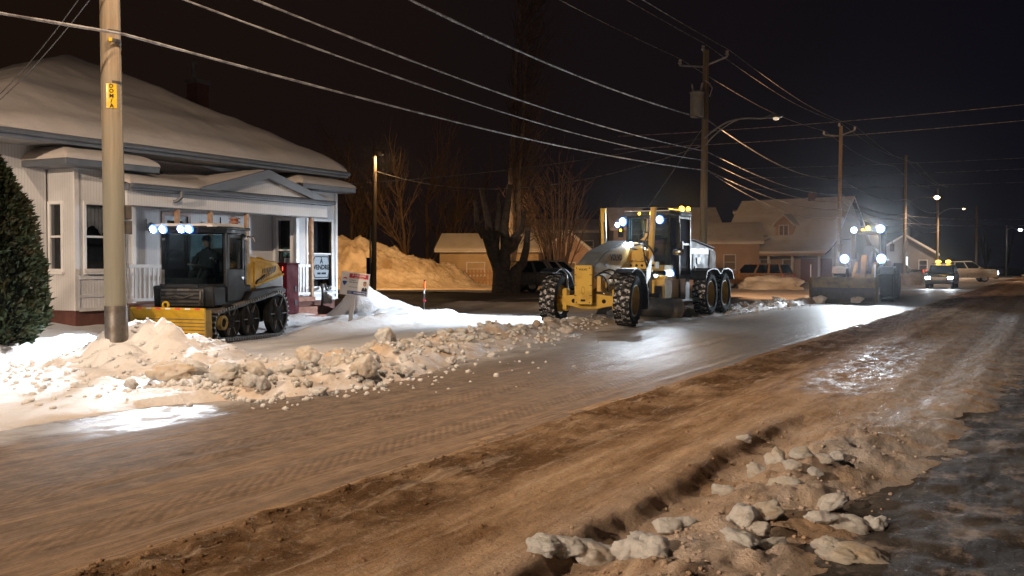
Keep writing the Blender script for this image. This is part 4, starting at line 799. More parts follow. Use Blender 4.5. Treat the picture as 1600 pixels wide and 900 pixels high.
# ---------------------------------------------------------------- trees
def grow_tree(mb, tw, p, d, L, r, depth, rr, spread=.5, up=.25, kids=(2, 4), thin=.62, seg=4):
    pts = [p.copy()]; rs = [r]
    for i in range(seg):
        d = (d + Vector((rr.uniform(-.16, .16), rr.uniform(-.16, .16), rr.uniform(-.06, .12 + up * .3)))).normalized(); pts.append(pts[-1] + d * L / seg); rs.append(r * (1 - (1 - thin) * (i + 1) / seg))
    (mb if depth > 1 else tw).tube(pts, rs, 7 if r > .08 else (5 if r > .03 else 3), caps=False)
    if depth <= 0: return
    for i in range(rr.randint(*kids)):
        t = rr.uniform(.3, 1.0); k = min(seg, max(1, int(t * seg))); b = pts[k]
        a = rr.uniform(0, 2 * math.pi); side = Vector((math.cos(a), math.sin(a), 0)); nd = (d + side * spread * rr.uniform(.6, 1.3) + Vector((0, 0, up))).normalized()
        grow_tree(mb, tw, b, nd, L * rr.uniform(.55, .8), rs[k] * rr.uniform(.5, .75), depth - 1, rr, spread, up, kids, thin, seg)
    grow_tree(mb, tw, pts[-1], d, L * .75, rs[-1] * .95, depth - 1, rr, spread, up, kids, thin, seg)
def bare_tree(loc, h, r, seed, label, bark="bark_brown", spread=.45, up=.25, depth=4, kids=(2, 3), stems=1, name="bare_tree", group=None, minr=1.0):
    rr = random.Random(seed); t = empty(name, loc, rr.uniform(0, 6), label, "tree", group)
    for s in range(stems):
        mb, tw = MB(), MB(); d = Vector((rr.uniform(-.12, .12), rr.uniform(-.12, .12), 1)) + (Vector((rr.uniform(-.22, .22), rr.uniform(-.22, .22), 0)) if stems > 1 else Vector())
        grow_tree(mb, tw, Vector((rr.uniform(-.3, .3) * (stems > 1), rr.uniform(-.3, .3) * (stems > 1), -.2)), d.normalized(), h * .34, r, depth, rr, spread, up, kids)
        mb.build("trunk" if s == 0 else "stem", bark, t, True); tw.build("crown", bark, t)
    return t
# pollarded maple: fat limbs cut off square
pt = empty("pollard_tree", (-27.2, 50.2, 0), 0, "dark pollarded tree with thick limbs cut off square, before the parked pickup", "tree")
RT = Vector((math.cos(TH), math.sin(TH), 0)); BK = Vector((-math.sin(TH), math.cos(TH), 0))
def pv(a, z, b=0): return RT * a + BK * b + Vector((0, 0, z))
MB().tube([pv(0, -.2), pv(-.05, .5), pv(-.12, 1.1), pv(-.2, 1.7)], [.78, .62, .52, .40], 14).tube([pv(.45, -.2), pv(.5, .6), pv(.72, 1.5, .1)], [.55, .42, .3], 12).build("trunk", "bark_dark", pt, True)
limbs = [([pv(-.2, 1.2), pv(-.7, 2.3), pv(-1.0, 3.2), pv(-1.25, 3.75)], [.34, .25, .21, .17]), ([pv(-1.1, 3.2), pv(-1.5, 3.9), pv(-1.55, 4.9), pv(-1.62, 5.3)], [.2, .17, .13, .12]),
         ([pv(-.3, 1.4), pv(-.55, 2.6), pv(-.8, 3.8, .2), pv(-1.05, 5.0, .2), pv(-1.25, 6.0, .2)], [.36, .30, .22, .18, .14]), ([pv(-.5, 2.7), pv(-.35, 3.8), pv(-.28, 4.8), pv(-.3, 5.75)], [.24, .18, .13, .11]),
         ([pv(.0, 1.5, -.1), pv(.1, 2.7, -.1), pv(.02, 3.8), pv(.2, 5.0), pv(.32, 6.15)], [.36, .3, .24, .19, .15]), ([pv(.1, 2.6), pv(.55, 3.2), pv(.95, 3.55), pv(1.1, 4.3), pv(1.12, 4.7)], [.22, .19, .16, .12, .10]),
         ([pv(.5, 1.2), pv(1.05, 1.75), pv(1.25, 2.6, .1), pv(1.32, 3.6, .1)], [.32, .25, .2, .16]), ([pv(.05, 2.2), pv(.65, 2.7), pv(.9, 3.3)], [.2, .15, .12])]
for P, rs in limbs: MB().tube(P, rs, 10).build("limb", "bark_dark", pt, True)
for i, (px, z, h, r, sd, dep) in enumerate(((548, 86, 12, .22, 3, 4), (600, 92, 15, .22, 5, 4), (636, 78, 13, .18, 9, 4), (668, 95, 16, .24, 12, 4), (700, 88, 12, .18, 15, 4), (470, 90, 14, .22, 19, 4), (735, 110, 15, .2, 21, 4))):
    u = (px - 800) / 1600
    bare_tree((-z * math.sin(TH) + z * u * math.cos(TH), z * math.cos(TH) + z * u * math.sin(TH), 0), h, r, sd, ["leafless tree close to the house's right eave", "tall leafless tree above the snow heap's left half", "leafless tree right behind the bare wooden pole", "tallest leafless tree above the snow heap's right slope", "leafless tree rising over the cream garage", "leafless tree standing behind the white house roof", "faint leafless tree left of the pollard tree"][i], spread=.62, up=.12, kids=(2, 4), depth=dep + (1 if i in (1, 3) else 0), group="leafless trees behind the house and snow heap")
# tall columnar poplar and the multi-stemmed shrub beside it
def at(px, z, h=0):
    u = (px - 800) / 1600; return Vector((-z * math.sin(TH) + z * u * math.cos(TH), z * math.cos(TH) + z * u * math.sin(TH), h))
tp = empty("poplar_tree", at(792, 66), 0, "very tall leafless poplar with fine upright twigs above the pollard tree", "tree")
rr = random.Random(44); mb, tw = MB(), MB()
stem = [(0, -.2), (.35, 4.0), (.25, 7.5), (.45, 10.5), (.55, 14.5), (.9, 18.5), (1.0, 23)]
for a, b in ((0, 1.0), (.7, .82)):
    P = [pv(x * (1 + a * .9) + a * .5 * (z / 8 if z < 8 else 1 - (z - 8) / 30), z, a * .5) for x, z in stem]; mb.tube(P, [.26 * b, .23 * b, .19 * b, .16 * b, .12 * b, .08 * b, .03 * b], 8)
for i in range(520):
    z = rr.uniform(6, 22) if i > 60 else rr.uniform(3, 7); x0 = .4 + .5 * max(0, (z - 8)) / 14; s = rr.uniform(0, 6.28); L = rr.uniform(.9, 2.3) * (1 if z < 18 else .7)
    c = pv(x0 + .5 * math.cos(s) * .6 + .4, z, .5 * math.sin(s)); dx = math.cos(s) * rr.uniform(.35, .9) + .25; dy = math.sin(s) * rr.uniform(.3, .8)
    e = c + pv(dx * L * .8, L * rr.uniform(.5, 1.0), dy * L * .7); mid = (c + e) / 2 + pv(dx * .18, -.1, dy * .1); tw.tube([c, mid, e], [.028, .020, .008], 3, caps=False)
    for q in range(2):
        f = mid + (e - mid) * rr.uniform(.1, .8); tw.tube([f, f + pv(rr.uniform(-.2, .7), rr.uniform(.3, .8), rr.uniform(-.4, .4))], [.014, .006], 3, caps=False)
mb.build("trunk", "bark_grey", tp, True); tw.build("crown", "bark_brown", tp)
sb = empty("shoot_clump", at(872, 68), 0, "clump of tall bare orange lit shoots behind the pickup", "tree")
mb, tw = MB(), MB()
for i in range(34):
    a = rr.uniform(-1, 1); b = rr.uniform(-.6, .6); H0 = rr.uniform(6.2, 9.4) * (1 - .25 * abs(a)); P = [pv(a * .5, -.1, b * .5)]; 
    for k in range(1, 6): P.append(pv(a * (.5 + .40 * k ** 1.25 * .75) + rr.uniform(-.12, .12), H0 * k / 5, b * (.5 + .3 * k) + rr.uniform(-.1, .1)))
    mb.tube(P, [.075, .062, .05, .038, .024, .008], 5, caps=False)
    for q in range(12):
        k = rr.randint(2, 4); f = P[k] + (P[k + 1] - P[k]) * rr.random(); L = rr.uniform(.6, 1.9); s = rr.choice((-1, 1)) if rr.random() < .3 else (1 if a > 0 else -1)
        e = f + pv(s * rr.uniform(.1, .75) * L, L * rr.uniform(.5, 1), rr.uniform(-.4, .4) * L); tw.tube([f, (f + e) / 2 + pv(s * .06, -.06), e], [.02, .014, .006], 3, caps=False)
mb.build("trunk", "bark_brown", sb, True); tw.build("crown", "bark_brown", sb)
bare_tree(at(930, 100), 9, .16, 71, "leafless tree behind the brick block left of the grader cab", depth=4, kids=(2, 4))
for i, (px, z, h) in enumerate(((1540, 170, 9), (1572, 178, 8), (1415, 165, 10))):
    bare_tree(at(px, z), h, .2, 80 + i, ["dim leafless tree beyond the white pickup", "dim leafless tree by the distant right hand lamp", "dim leafless tree behind the grey gabled house"][i], depth=3, kids=(3, 5), group="dim trees at the far end of the street")
# cedars in front of the house
def cedar(loc, h, r, seed, label, n=9000):
    t = empty("cedar_tree", loc, 0, label, "tree", "cedars by the house"); rs = np.random.RandomState(seed)
    MB().cyl((0, 0, -.2), (0, 0, h * .8), .10, .03, 8).build("trunk", "bark_dark", t)
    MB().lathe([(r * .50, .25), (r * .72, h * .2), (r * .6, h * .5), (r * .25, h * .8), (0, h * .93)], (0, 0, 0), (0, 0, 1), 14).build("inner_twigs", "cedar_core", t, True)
    zz = rs.uniform(.02, 1, n) ** 1.1; prof = np.interp(zz, [0, .12, .3, .55, .8, .95, 1], [.62, .92, 1.0, .82, .5, .2, .02]) * r
    an = rs.uniform(0, 2 * np.pi, n); lump = 1 + .34 * np.array([mnoise.noise(Vector((math.cos(a) * 2.6, math.sin(a) * 2.6, z * 8 + seed))) for a, z in zip(an, zz)])
    rad = prof * lump * (1 - .42 * rs.uniform(0, 1, n) ** 2.2) + rs.uniform(0, .05, n)
    C = np.stack([np.cos(an) * rad, np.sin(an) * rad, zz * h], -1)
    out = np.stack([np.cos(an), np.sin(an), rs.uniform(.1, 1.1, n)], -1) + rs.normal(size=(n, 3)) * .35; out /= np.linalg.norm(out, axis=1)[:, None]
    sd = np.cross(out, rs.normal(size=(n, 3))); sd /= np.linalg.norm(sd, axis=1)[:, None]; L = rs.uniform(.08, .2, n)[:, None]; W = rs.uniform(.018, .04, n)[:, None]
    V = np.stack([C - sd * W * .4, C + out * L * .5 - sd * W, C + out * L, C + out * L * .5 + sd * W], 1).reshape(-1, 3)
    me = bpy.data.meshes.new("foliage"); me.from_pydata(V.tolist(), [], (np.arange(n)[:, None] * 4 + np.arange(4)).tolist()); me.materials.append(M["cedar"]); obj("foliage", me, t)
cedar(Vector((-16.35, 11.45, .2)), 3.35, .80, 1, "tall dark cedar at the left edge before the bay window", 15000)
cedar(Vector((-16.5, 10.3, .2)), 3.6, .9, 2, "second dark cedar cut by the left edge of the picture", 9000)
# ---------------------------------------------------------------- road grader (front = local +y)
def lug_wheel(root, loc, rz, rad, wid, name="wheel", rim="rim_yellow", lean=0, nl=22, snow=True, hub_out=1):
    """wheel turning about local x: tyre with real lugs, rim with a deep dish; hub_out = side (+1/-1) the dish faces"""
    w_ = empty(name, loc, rz); w_.parent = root; w_.rotation_euler = (0, lean, rz)
    hw = wid / 2
    MB().lathe([(rad * .58, -hw * .82), (rad * .70, -hw), (rad * .86, -hw * 1.02), (rad * .945, -hw * .86), (rad * .955, 0), (rad * .945, hw * .86), (rad * .86, hw * 1.02), (rad * .70, hw), (rad * .58, hw * .82)], (0, 0, 0), (1, 0, 0), 40).build("tyre", "sidewall", w_, True)
    lg, sn = MB(), MB()
    for i in range(nl):
        for row in (-1, 1):
            a = 2 * math.pi * (i + (.5 if row > 0 else 0)) / nl; c, s = math.cos(a), math.sin(a)
            m_ = Matrix(((1, 0, 0), (0, -s, c), (0, c, s)))      # local: x across, y along the tread, z out
            L = 2 * math.pi * rad / nl * .56
            for (x0, x1, ya, yb, z0, z1) in ((.04, .52, -.10, .42, .94, 1.0), (.48, .98, -.5, .10, .935, .995)):
                P = []
                for z in (z0, z1):
                    k = .88 if z == z1 else 1
                    for x, y in ((x0, ya), (x1, ya), (x1, yb), (x0, yb)):
                        xm, ym = (x0 + x1) / 2, (ya + yb) / 2; P.append(m_ @ Vector((row * hw * (xm + (x - xm) * k), L * (ym + (y - ym) * k), rad * z)))
                lg.add(P, [(0, 3, 2, 1), (4, 5, 6, 7), (0, 1, 5, 4), (1, 2, 6, 5), (2, 3, 7, 6), (3, 0, 4, 7)] if row > 0 else [(0, 1, 2, 3), (4, 7, 6, 5), (0, 4, 5, 1), (1, 5, 6, 2), (2, 6, 7, 3), (3, 7, 4, 0)])
    lg.build("tread", "sidewall", w_)
    if snow: MB().lathe([(rad * .95, -hw * .9), (rad * .966, -hw * .6), (rad * .97, 0), (rad * .966, hw * .6), (rad * .95, hw * .9)], (0, 0, 0), (1, 0, 0), 60).build("packed_snow", "lug_snow", w_, True)
    o = hub_out
    MB().lathe([(rad * .60, o * hw * .80), (rad * .62, o * hw * .86), (rad * .57, o * hw * .86), (rad * .54, o * hw * .6), (rad * .50, o * hw * .05), (rad * .30, -o * hw * .05), (rad * .26, o * hw * .05), (rad * .12, o * hw * .12), (0, o * hw * .12)], (0, 0, 0), (1, 0, 0), 28).build("rim", rim, w_, True)
    MB().lathe([(rad * .60, -o * hw * .82), (rad * .5, -o * hw * .5), (rad * .3, -o * hw * .3), (0, -o * hw * .3)], (0, 0, 0), (1, 0, 0), 24).build("inner_rim", rim, w_, True)
    nb = MB()
    for i in range(10):
        a = i * math.pi / 5; nb.cyl((o * hw * .0, math.cos(a) * rad * .36, math.sin(a) * rad * .36), (o * hw * .14, math.cos(a) * rad * .36, math.sin(a) * rad * .36), .016, n=6)
    nb.build("wheel_nuts", "dark_steel", w_); return w_
def lamp(root, loc, r, d, lens="lamp_white", name="work_lamp", shell="lamp_shell", light=None, two=1.0):
    d = Vector(d).normalized(); p = Vector(loc)
    o = MB().lathe([(0, -r * 1.1), (r * .7, -r), (r * 1.08, -.01), (r * 1.08, .012), (r * .98, .012)], p, d, 14).build(name, shell, root, True)
    MB().lathe([(0, .022), (r * .6, .020), (r * .95, .008), (r * .95, -.01)], p, d, 14).build("lens", lens, o, True)
    if lens == 'lamp_white': MB().lathe([(r * 1.0, .010), (r * 1.30, -.004), (r * 1.34, -.03), (r * 1.0, -.05)], p, d, 18).build('halo_ring', 'halo_blue', o, True)  # blue glowing ring added round the lens to imitate a halo
    if light: spot(o, p + d * .06, p + d * 5 + Vector(light[3] if len(light) > 3 else (0, 0, -1)), light[0], light[1], light[2], .7, .06)
    return o
WHITE = (.80, .90, 1.0)
GY0 = 33.5
G = empty("road_grader", (-11.25, GY0, .06), math.pi, "yellow road grader ploughing towards the viewer, its two front wheels ahead of the cab", "grader")
AXL = 7.75
# front wheels
STEER = R(6)
for s in (1, -1):
    lug_wheel(G, (s * 1.09, AXL, .68), STEER, .70, .47, hub_out=s, lean=R(-3))
    k = MB().cyl((s * .70, AXL, .62), (s * 1.05, AXL, .66), .13, n=12).obox((s * .74, AXL, .68), (.12, .30, .56), (0, 0, .1)).cyl((s * .74, AXL, .36), (s * .74, AXL, .98), .07, n=10)
    k.build("steering_knuckle", "grader_yellow", G, bevel=.015)
    # flat front fender with turned down rear flap
    fn = []
    for q in range(9):
        a = R(62 + q * 17) if s < 0 else R(62 + q * 12)
        fn.append((AXL + .86 * math.cos(a) * 1.0, .70 + .84 * math.sin(a)))
    pr = fn + [(y * 1.0 + (AXL - y) * .03, z - .03) for y, z in fn[::-1]]
    MB().prism(pr, 'x', s * .84, s * 1.36).build("front_fender", "black_paint", G)
    MB().tube([(s * .8, AXL - .25, .9), (s * .85, AXL - .25, 1.35), (s * 1.1, AXL - .2, 1.50)], .035, 6).build("fender_stay", "dark_steel", G, True)
ax = MB().prism([(-.80, .52), (-.55, .50), (-.2, .42), (.2, .42), (.55, .50), (.80, .52), (.80, .78), (.5, .80), (.25, .84), (-.25, .84), (-.5, .80), (-.80, .78)], 'y', AXL - .12, AXL + .14).build("front_axle", "grader_yellow", G, bevel=.02)
for s in (-.45, .45): MB().cyl((s, AXL + .13, .64), (s, AXL + .15, .64), .06, n=12).build("axle_hole", "black_paint", ax, True)
MB().cyl((-.7, AXL - .22, .60), (.7, AXL - .22, .60), .04, n=8).build("tie_rod", "dark_steel", G)
# bolster plate
pl = MB().box(-.26, .26, AXL + .46, AXL + .52, .56, 1.62).build("front_plate", "grader_yellow", G, bevel=.04, seg=3)
MB().box(-.22, .22, AXL + .14, AXL + .46, .60, 1.55).build("front_bolster", "old_yellow", G, bevel=.02)
for i, z in enumerate((.80, 1.08, 1.36)):
    for s in (-1, 1): MB().box(s * .23 - .035, s * .23 + .035, AXL + .522, AXL + .527, z - .009, z + .009).build("plate_notch", "black_paint", pl)
MB().box(-.07, .07, AXL + .522, AXL + .526, .64, .70).build("plate_slot", "black_paint", pl, bevel=.02)
for sx in (-.19, .19):
    for z in (.62, 1.54): MB().cyl((sx, AXL + .52, z), (sx, AXL + .535, z), .018, n=6).build("bolt", "dark_steel", pl)
obj("lettering", text_me("VOLVO", .075, "sign_black", bold=.003), pl, (0, AXL + .524, 1.50), (R(90), 0, R(180)))
mb = MB()
for i in range(16):
    a0, a1 = i * math.pi / 8, (i + 1) * math.pi / 8; c = lambda a, r: (r * .62 * math.cos(a), AXL + .524, .94 + r * 1.2 * math.sin(a)); mb.quad(c(a0, .075), c(a1, .075), c(a1, .088), c(a0, .088))
mb.build("emblem", "old_yellow", pl)
# gooseneck frame with bonnet plate and lettering
top = [(AXL + .40, 1.55), (AXL - .35, 1.93), (AXL - 1.9, 2.28), (AXL - 2.9, 2.30), (AXL - 4.3, 2.0)]
bot = [(AXL - 4.3, 1.5), (AXL - 3.0, 1.72), (AXL - 2.0, 1.70), (AXL - .9, 1.32), (AXL - .2, 1.08), (AXL + .40, .95)]
gn = MB().prism(top + bot, 'x', -.25, .25).build("gooseneck", "cream_panel", G, bevel=.03)
cv = MB()
for (ya, za), (yb, zb) in zip(top[:3], top[1:3]): cv.add([(-.28, ya, za + .012), (.28, ya, za + .012), (.28, yb, zb + .012), (-.28, yb, zb + .012), (-.28, ya, za + .05), (.28, ya, za + .05), (.28, yb, zb + .05), (-.28, yb, zb + .05)], [(0, 3, 2, 1), (4, 5, 6, 7), (0, 1, 5, 4), (1, 2, 6, 5), (2, 3, 7, 6), (3, 0, 4, 7)])
cv.build("bonnet_plate", "bonnet_grey", G, bevel=.01)
side = MB().prism([(AXL + .38, 1.50), (AXL - .36, 1.86), (AXL - .55, 1.90), (AXL - .2, 1.30), (AXL + .38, 1.12)], 'x', -.262, -.252).build("side_plate", "bonnet_grey", gn)  # thin dark grey plate on the neck's side
tilt = math.atan2(2.28 - 1.93, 1.55)
obj("lettering", text_me("VOLVO", .26, "sign_black", bold=.006), gn, (-.254, AXL - 1.22, 1.83), (R(90), -tilt * 0, R(-90))).rotation_euler = Euler((R(90), 0, R(-90))).to_matrix().to_4x4().to_euler()
gn.children[-1].rotation_euler.rotate_axis('Z', tilt * .8)
mb = MB()                                             # badge beside the lettering
for y, h in ((0, .05), (.05, .10), (.09, .16), (.13, .09), (.17, .06)): mb.box(-.258, -.253, AXL - .62 + y, AXL - .585 + y, 1.58, 1.58 + h)
mb.build("emblem", "sign_black", gn)
lamp(G, (.0, AXL - 2.35, 2.22), .07, (-.3, 1, -.1), name="neck_lamp", light=(160, WHITE, 110)).location = (-.24, 0, 0)
# hydraulics under the neck
MB().box(-.30, .30, AXL - 1.1, AXL - .25, .86, 1.02).box(-.42, -.1, AXL - .9, AXL - .1, 1.0, 1.22).box(-.45, .45, AXL - 1.5, AXL - 1.1, .9, 1.05).build("drawbar", "cream_panel", G, bevel=.03)
for i, x in enumerate((-.42, -.28, -.14)): MB().cyl((x, AXL - .15, 1.12), (x, AXL - 1.1, 1.16), .06, n=10).build("cylinder", "cream_panel", G, True)
MB().box(-.40, -.28, AXL + .05, AXL + .25, .9, 1.32).build("valve_block", "cream_panel", G, bevel=.02)
hs = [[(-.24, AXL + .3, 1.3), (-.45, AXL + .2, 1.42), (-.52, AXL - .2, 1.35), (-.45, AXL - .6, 1.15), (-.3, AXL - .9, 1.1)], [(-.24, AXL + .25, 1.25), (-.4, AXL + .15, 1.33), (-.46, AXL - .1, 1.1), (-.4, AXL - .2, .9)], [(-.2, AXL + .1, 1.35), (-.5, AXL - .1, 1.5), (-.55, AXL - .5, 1.4), (-.42, AXL - 1.0, 1.2)],
      [(-.3, AXL - 2.3, 2.1), (-.6, AXL - 2.35, 2.0), (-.8, AXL - 2.4, 1.6), (-.6, AXL - 2.5, 1.4), (-.3, AXL - 2.6, 1.5)], [(-.3, AXL - 2.5, 2.2), (-.75, AXL - 2.4, 2.2), (-.95, AXL - 2.5, 1.75), (-.7, AXL - 2.5, 1.5), (-.35, AXL - 2.5, 1.55)], [(-.7, AXL - 2.6, 2.5), (-.62, AXL - 2.4, 2.2), (-.7, AXL - 2.3, 1.8), (-.75, AXL - 2.4, 1.5)], [(.7, AXL - 2.6, 2.9), (.6, AXL - 2.4, 2.5), (.55, AXL - 2.3, 2.3)], [(-.2, AXL - 2.7, 2.34), (-.3, AXL - 3.0, 2.55), (-.5, AXL - 3.3, 2.62)]]
for P in hs:
    Q = [Vector(p) for p in P]; S = []
    for i in range(len(Q) - 1):
        a, b, c, d = Q[max(i-1, 0)], Q[i], Q[i+1], Q[min(i+2, len(Q)-1)]
        for t in (0, .25, .5, .75): S.append(.5 * ((2*b) + (c - a) * t + (2*a - 5*b + 4*c - d) * t * t + (3*b - a - 3*c + d) * t ** 3))
    MB().tube(S + [Q[-1]], .022, 7).build("hose", "hose_rubber", G, True)
# saddle, lift cylinders, circle and moldboard
sd = MB().box(-.95, .95, AXL - 2.85, AXL - 2.45, 1.50, 1.72).box(-.5, .5, AXL - 2.8, AXL - 2.5, 1.72, 2.0).build("saddle", "grader_yellow", G, bevel=.03)
for i in range(5):
    MB().cyl((-.9 + i * .17, AXL - 2.44, 1.61), (-.9 + i * .17, AXL - 2.43, 1.61), .04, n=10).build("saddle_hole", "black_paint", sd)
MB().cyl((-.52, AXL - 2.35, 1.93), (-.52, AXL - 2.75, 1.93), .20, n=18).cyl((-.52, AXL - 2.30, 1.93), (-.52, AXL - 2.35, 1.93), .15, n=18).cyl((-.3, AXL - 2.4, 1.9), (-.3, AXL - 2.7, 1.9), .14, n=14).build("swivel_drum", "grader_yellow", G, True)
for s in (1, -1):
    b = Vector((s * .72, AXL - 2.65, 1.45 if s < 0 else 2.0)); t = Vector((s * .80, AXL - 2.75, 3.28))
    MB().cyl(b, t, .085, n=14).cyl(t, t + Vector((0, 0, .04)), .095, n=14).cyl(b - Vector((0, 0, .02)), b + Vector((0, 0, .08)), .095, n=14).build("lift_cylinder", "grader_yellow", G, True)
    MB().cyl((s * .66, AXL - 2.5, .62), b, .04, n=10).build("lift_rod", "chrome", G, True)
    MB().tube([t + Vector((-.1 * s, .1, -.1)), t + Vector((-.13 * s, .1, -.8)), b + Vector((-.12 * s, .1, .1))], .018, 6).build("lift_hose", "hose_rubber", G, True)
MB().lathe([(.62, -.06), (.78, -.06), (.78, .06), (.62, .06), (.62, -.06)], (0, AXL - 3.3, .72), (0, 0, 1), 30).build("circle", "dark_steel", G, True)
MB().bar((0, AXL - .4, .95), (-.45, AXL - 3.0, .8), .14, .14).bar((0, AXL - .4, .95), (.45, AXL - 3.0, .8), .14, .14).build("drawbar_frame", "grader_yellow", G, bevel=.015)
prf = [(.02 + .16 * math.sin(t * math.pi) * -1, .08 + .56 * t) for t in [i / 8 for i in range(9)]]
MB().prism([(y, z) for y, z in prf] + [(y - .03, z) for y, z in prf[::-1]], 'x', -1.75, 1.55).build("moldboard", "dark_steel", G, loc=(0, AXL - 3.3, 0), rot=(0, 0, R(-18)))
# platform between neck and cab
MB().box(-.85, .5, AXL - 4.35, AXL - 3.55, 1.45, 1.62).box(-.95, -.55, AXL - 4.6, AXL - 3.3, .62, 1.18).prism([(AXL - 3.3, .62), (AXL - 3.3, 1.0), (AXL - 3.55, 1.30), (AXL - 4.5, 1.30), (AXL - 4.5, .62)], 'x', -.9, -.6).build("frame_side", "grader_yellow", G, bevel=.02)
MB().box(-.5, .5, AXL - 6.6, AXL - 3.6, .75, 1.35).build("main_frame", "dark_steel", G, bevel=.02)
MB().box(-1.12, -.7, AXL - 6.3, AXL - 3.7, .50, .56).box(-1.1, -.7, AXL - 5.2, AXL - 4.8, .56, 1.2).build("step", "dark_steel", G, bevel=.01)
# cab
c0, c1 = AXL - 4.55, AXL - 6.35       # front and rear
PZ0, PZ1 = 1.25, 3.16
cx = .80
cabp = [(cx * .86, c0 + .12), (cx, c0 - .42), (cx, c1 + .3), (cx * .8, c1), (-cx * .8, c1), (-cx, c1 + .3), (-cx, c0 - .42), (-cx * .86, c0 + .12)]
cf = MB()
for (x, y) in cabp: cf.bar((x * 1.02, y, PZ0), (x * (.97 if y > c0 else 1.0), y - (.05 if y > c0 else 0), PZ1), .085, .085)
for z in (PZ0, 2.28, PZ1 - .05):
    for (a, b) in zip(cabp, cabp[1:] + cabp[:1]):
        if z == 2.28 and not (a[0] * b[0] > 0): continue
        cf.bar((*a, z), (*b, z), .075, .06 if z != PZ0 else .14)
cb_ = cf.build("cab_frame", "black_paint", G)
for i, (a, b) in enumerate(zip(cabp, cabp[1:] + cabp[:1])):
    MB().quad((a[0], a[1], PZ0 + .03), (b[0], b[1], PZ0 + .03), (b[0], b[1], PZ1 - .06), (a[0], a[1], PZ1 - .06)).build("cab_window", "cab_glass", cb_)
MB().prism([(x * .98, y) for x, y in cabp], 'z', PZ0 - .06, PZ0).build("cab_floor", "cab_inside", G)
MB().prism([(x * .97, y) for x, y in cabp[2:6]][::-1] + [(-cx * .9, c1 + .5), (cx * .9, c1 + .5)][::-1], 'z', PZ0, 1.95).build("cab_rear_wall", "cab_inside", G)
MB().prism([(x * 1.10, y * 1.0 + (.10 if y > c0 - .1 else (-.12 if y < c1 + .2 else 0))) for x, y in cabp], 'z', PZ1, PZ1 + .13).build("cab_roof", "cab_inside", G, bevel=.04)
MB().box(-.45, .45, c1 + .1, c0 - .5, PZ1 + .13, PZ1 + .27).build("roof_unit", "black_paint", G, bevel=.05)
MB().prism([(x * 1.09, y + (.09 if y > c0 - .1 else 0)) for x, y in cabp], 'z', PZ1 + .125, PZ1 + .155).build("roof_snow", "snow", G, bevel=.01)
MB().box(-.05, .43, c0 - 1.35, c0 - .85, 1.6, 1.75).box(-.02, .40, c0 - 1.45, c0 - 1.30, 1.75, 2.45).build("seat", "seat_red", G, bevel=.05)
MB().bar((.1, c0 - .15, 1.4), (.08, c0 - .4, 2.1), .22, .14).cyl((.08, c0 - .42, 2.12), (.08, c0 - .46, 2.18), .20, n=18).build("steering_column", "cab_inside", G, bevel=.02)
wp = MB().bar((.0, c0 + .16, 3.05), (.02, c0 + .18, 2.55), .06, .03).prism([(-.22, 2.36), (.24, 2.40), (.10, 2.50), (.07, 2.66), (.02, 2.66), (-.02, 2.52)], 'y', c0 + .14, c0 + .17).build("wiper", "cream_panel", G)
# mirror, exhaust, engine hood
MB().tube([(-.75, c0 - .3, 3.05), (-1.0, c0 + .02, 2.9), (-1.0, c0 + .02, 2.2)], .018, 6).box(-1.1, -.92, c0 - .01, c0 + .05, 2.05, 2.35).build("mirror", "black_paint", G)
MB().ball((-1.05, c0 + .3, 2.02), (.2, .1, .11), 12, 7).build("side_mirror", "chrome", G, True)
MB().box(.9, 1.06, c0 - .1, c0 - .02, 2.5, 2.95).tube([(.75, c0 - .1, 2.9), (.95, c0 - .06, 2.9)], .018, 6).build("mirror", "black_paint", G)
e0, e1 = c1 - .02, -2.0
hd = MB().prism([(e0, 1.25), (e0, 2.46), (e0 - .9, 2.43), (e1 + .25, 2.18), (e1, 2.0), (e1, 1.25)], 'x', -.56, .56).build("engine_hood", "grey_panel", G, bevel=.05)
MB().prism([(e0 - .02, 2.475), (e0 - .9, 2.445), (e1 + .25, 2.195), (e1 + .25, 2.235), (e0 - .9, 2.485), (e0 - .02, 2.515)], 'x', -.59, .59).build("hood_top", "bonnet_grey", hd, bevel=.02)
MB().box(-.572, -.562, e0 - 1.6, e0 - .75, 1.36, 1.95).build("hood_door", "grey_panel", hd, bevel=.006); MB().box(-.59, -.572, e0 - 1.52, e0 - 1.18, 1.65, 1.87).box(-.595, -.572, e0 - 1.0, e0 - .95, 1.48, 1.58).build("hood_latch", "black_paint", hd)
MB().box(-.571, -.561, e1 + .9, e0 - .55, 2.0, 2.18).build("side_band", "dark_steel", hd)
for i in range(7): MB().box(-.59, -.562, e1 + .12 + i * .10, e1 + .17 + i * .10, 1.32, 2.08 + .012 * i).build("grille_slat", "bare_wood", hd)
MB().box(-.66, -.57, e0 - .1, e0 + .02, 1.3, 2.44).build("hood_post", "grey_panel", hd, bevel=.02)
MB().tube([(-.60, c1 - .02, 2.4), (-.61, c1 - .03, 3.0), (-.64, c1 + .02, 3.18)], .055, 10).build("exhaust", "chrome", G, True)
MB().prism([(c1 + .05, 1.35), (c1 + .55, 1.5), (c1 + .3, 1.9), (c1 - .02, 2.1)], 'x', -.74, -.70).build("side_panel", "grey_panel", G)
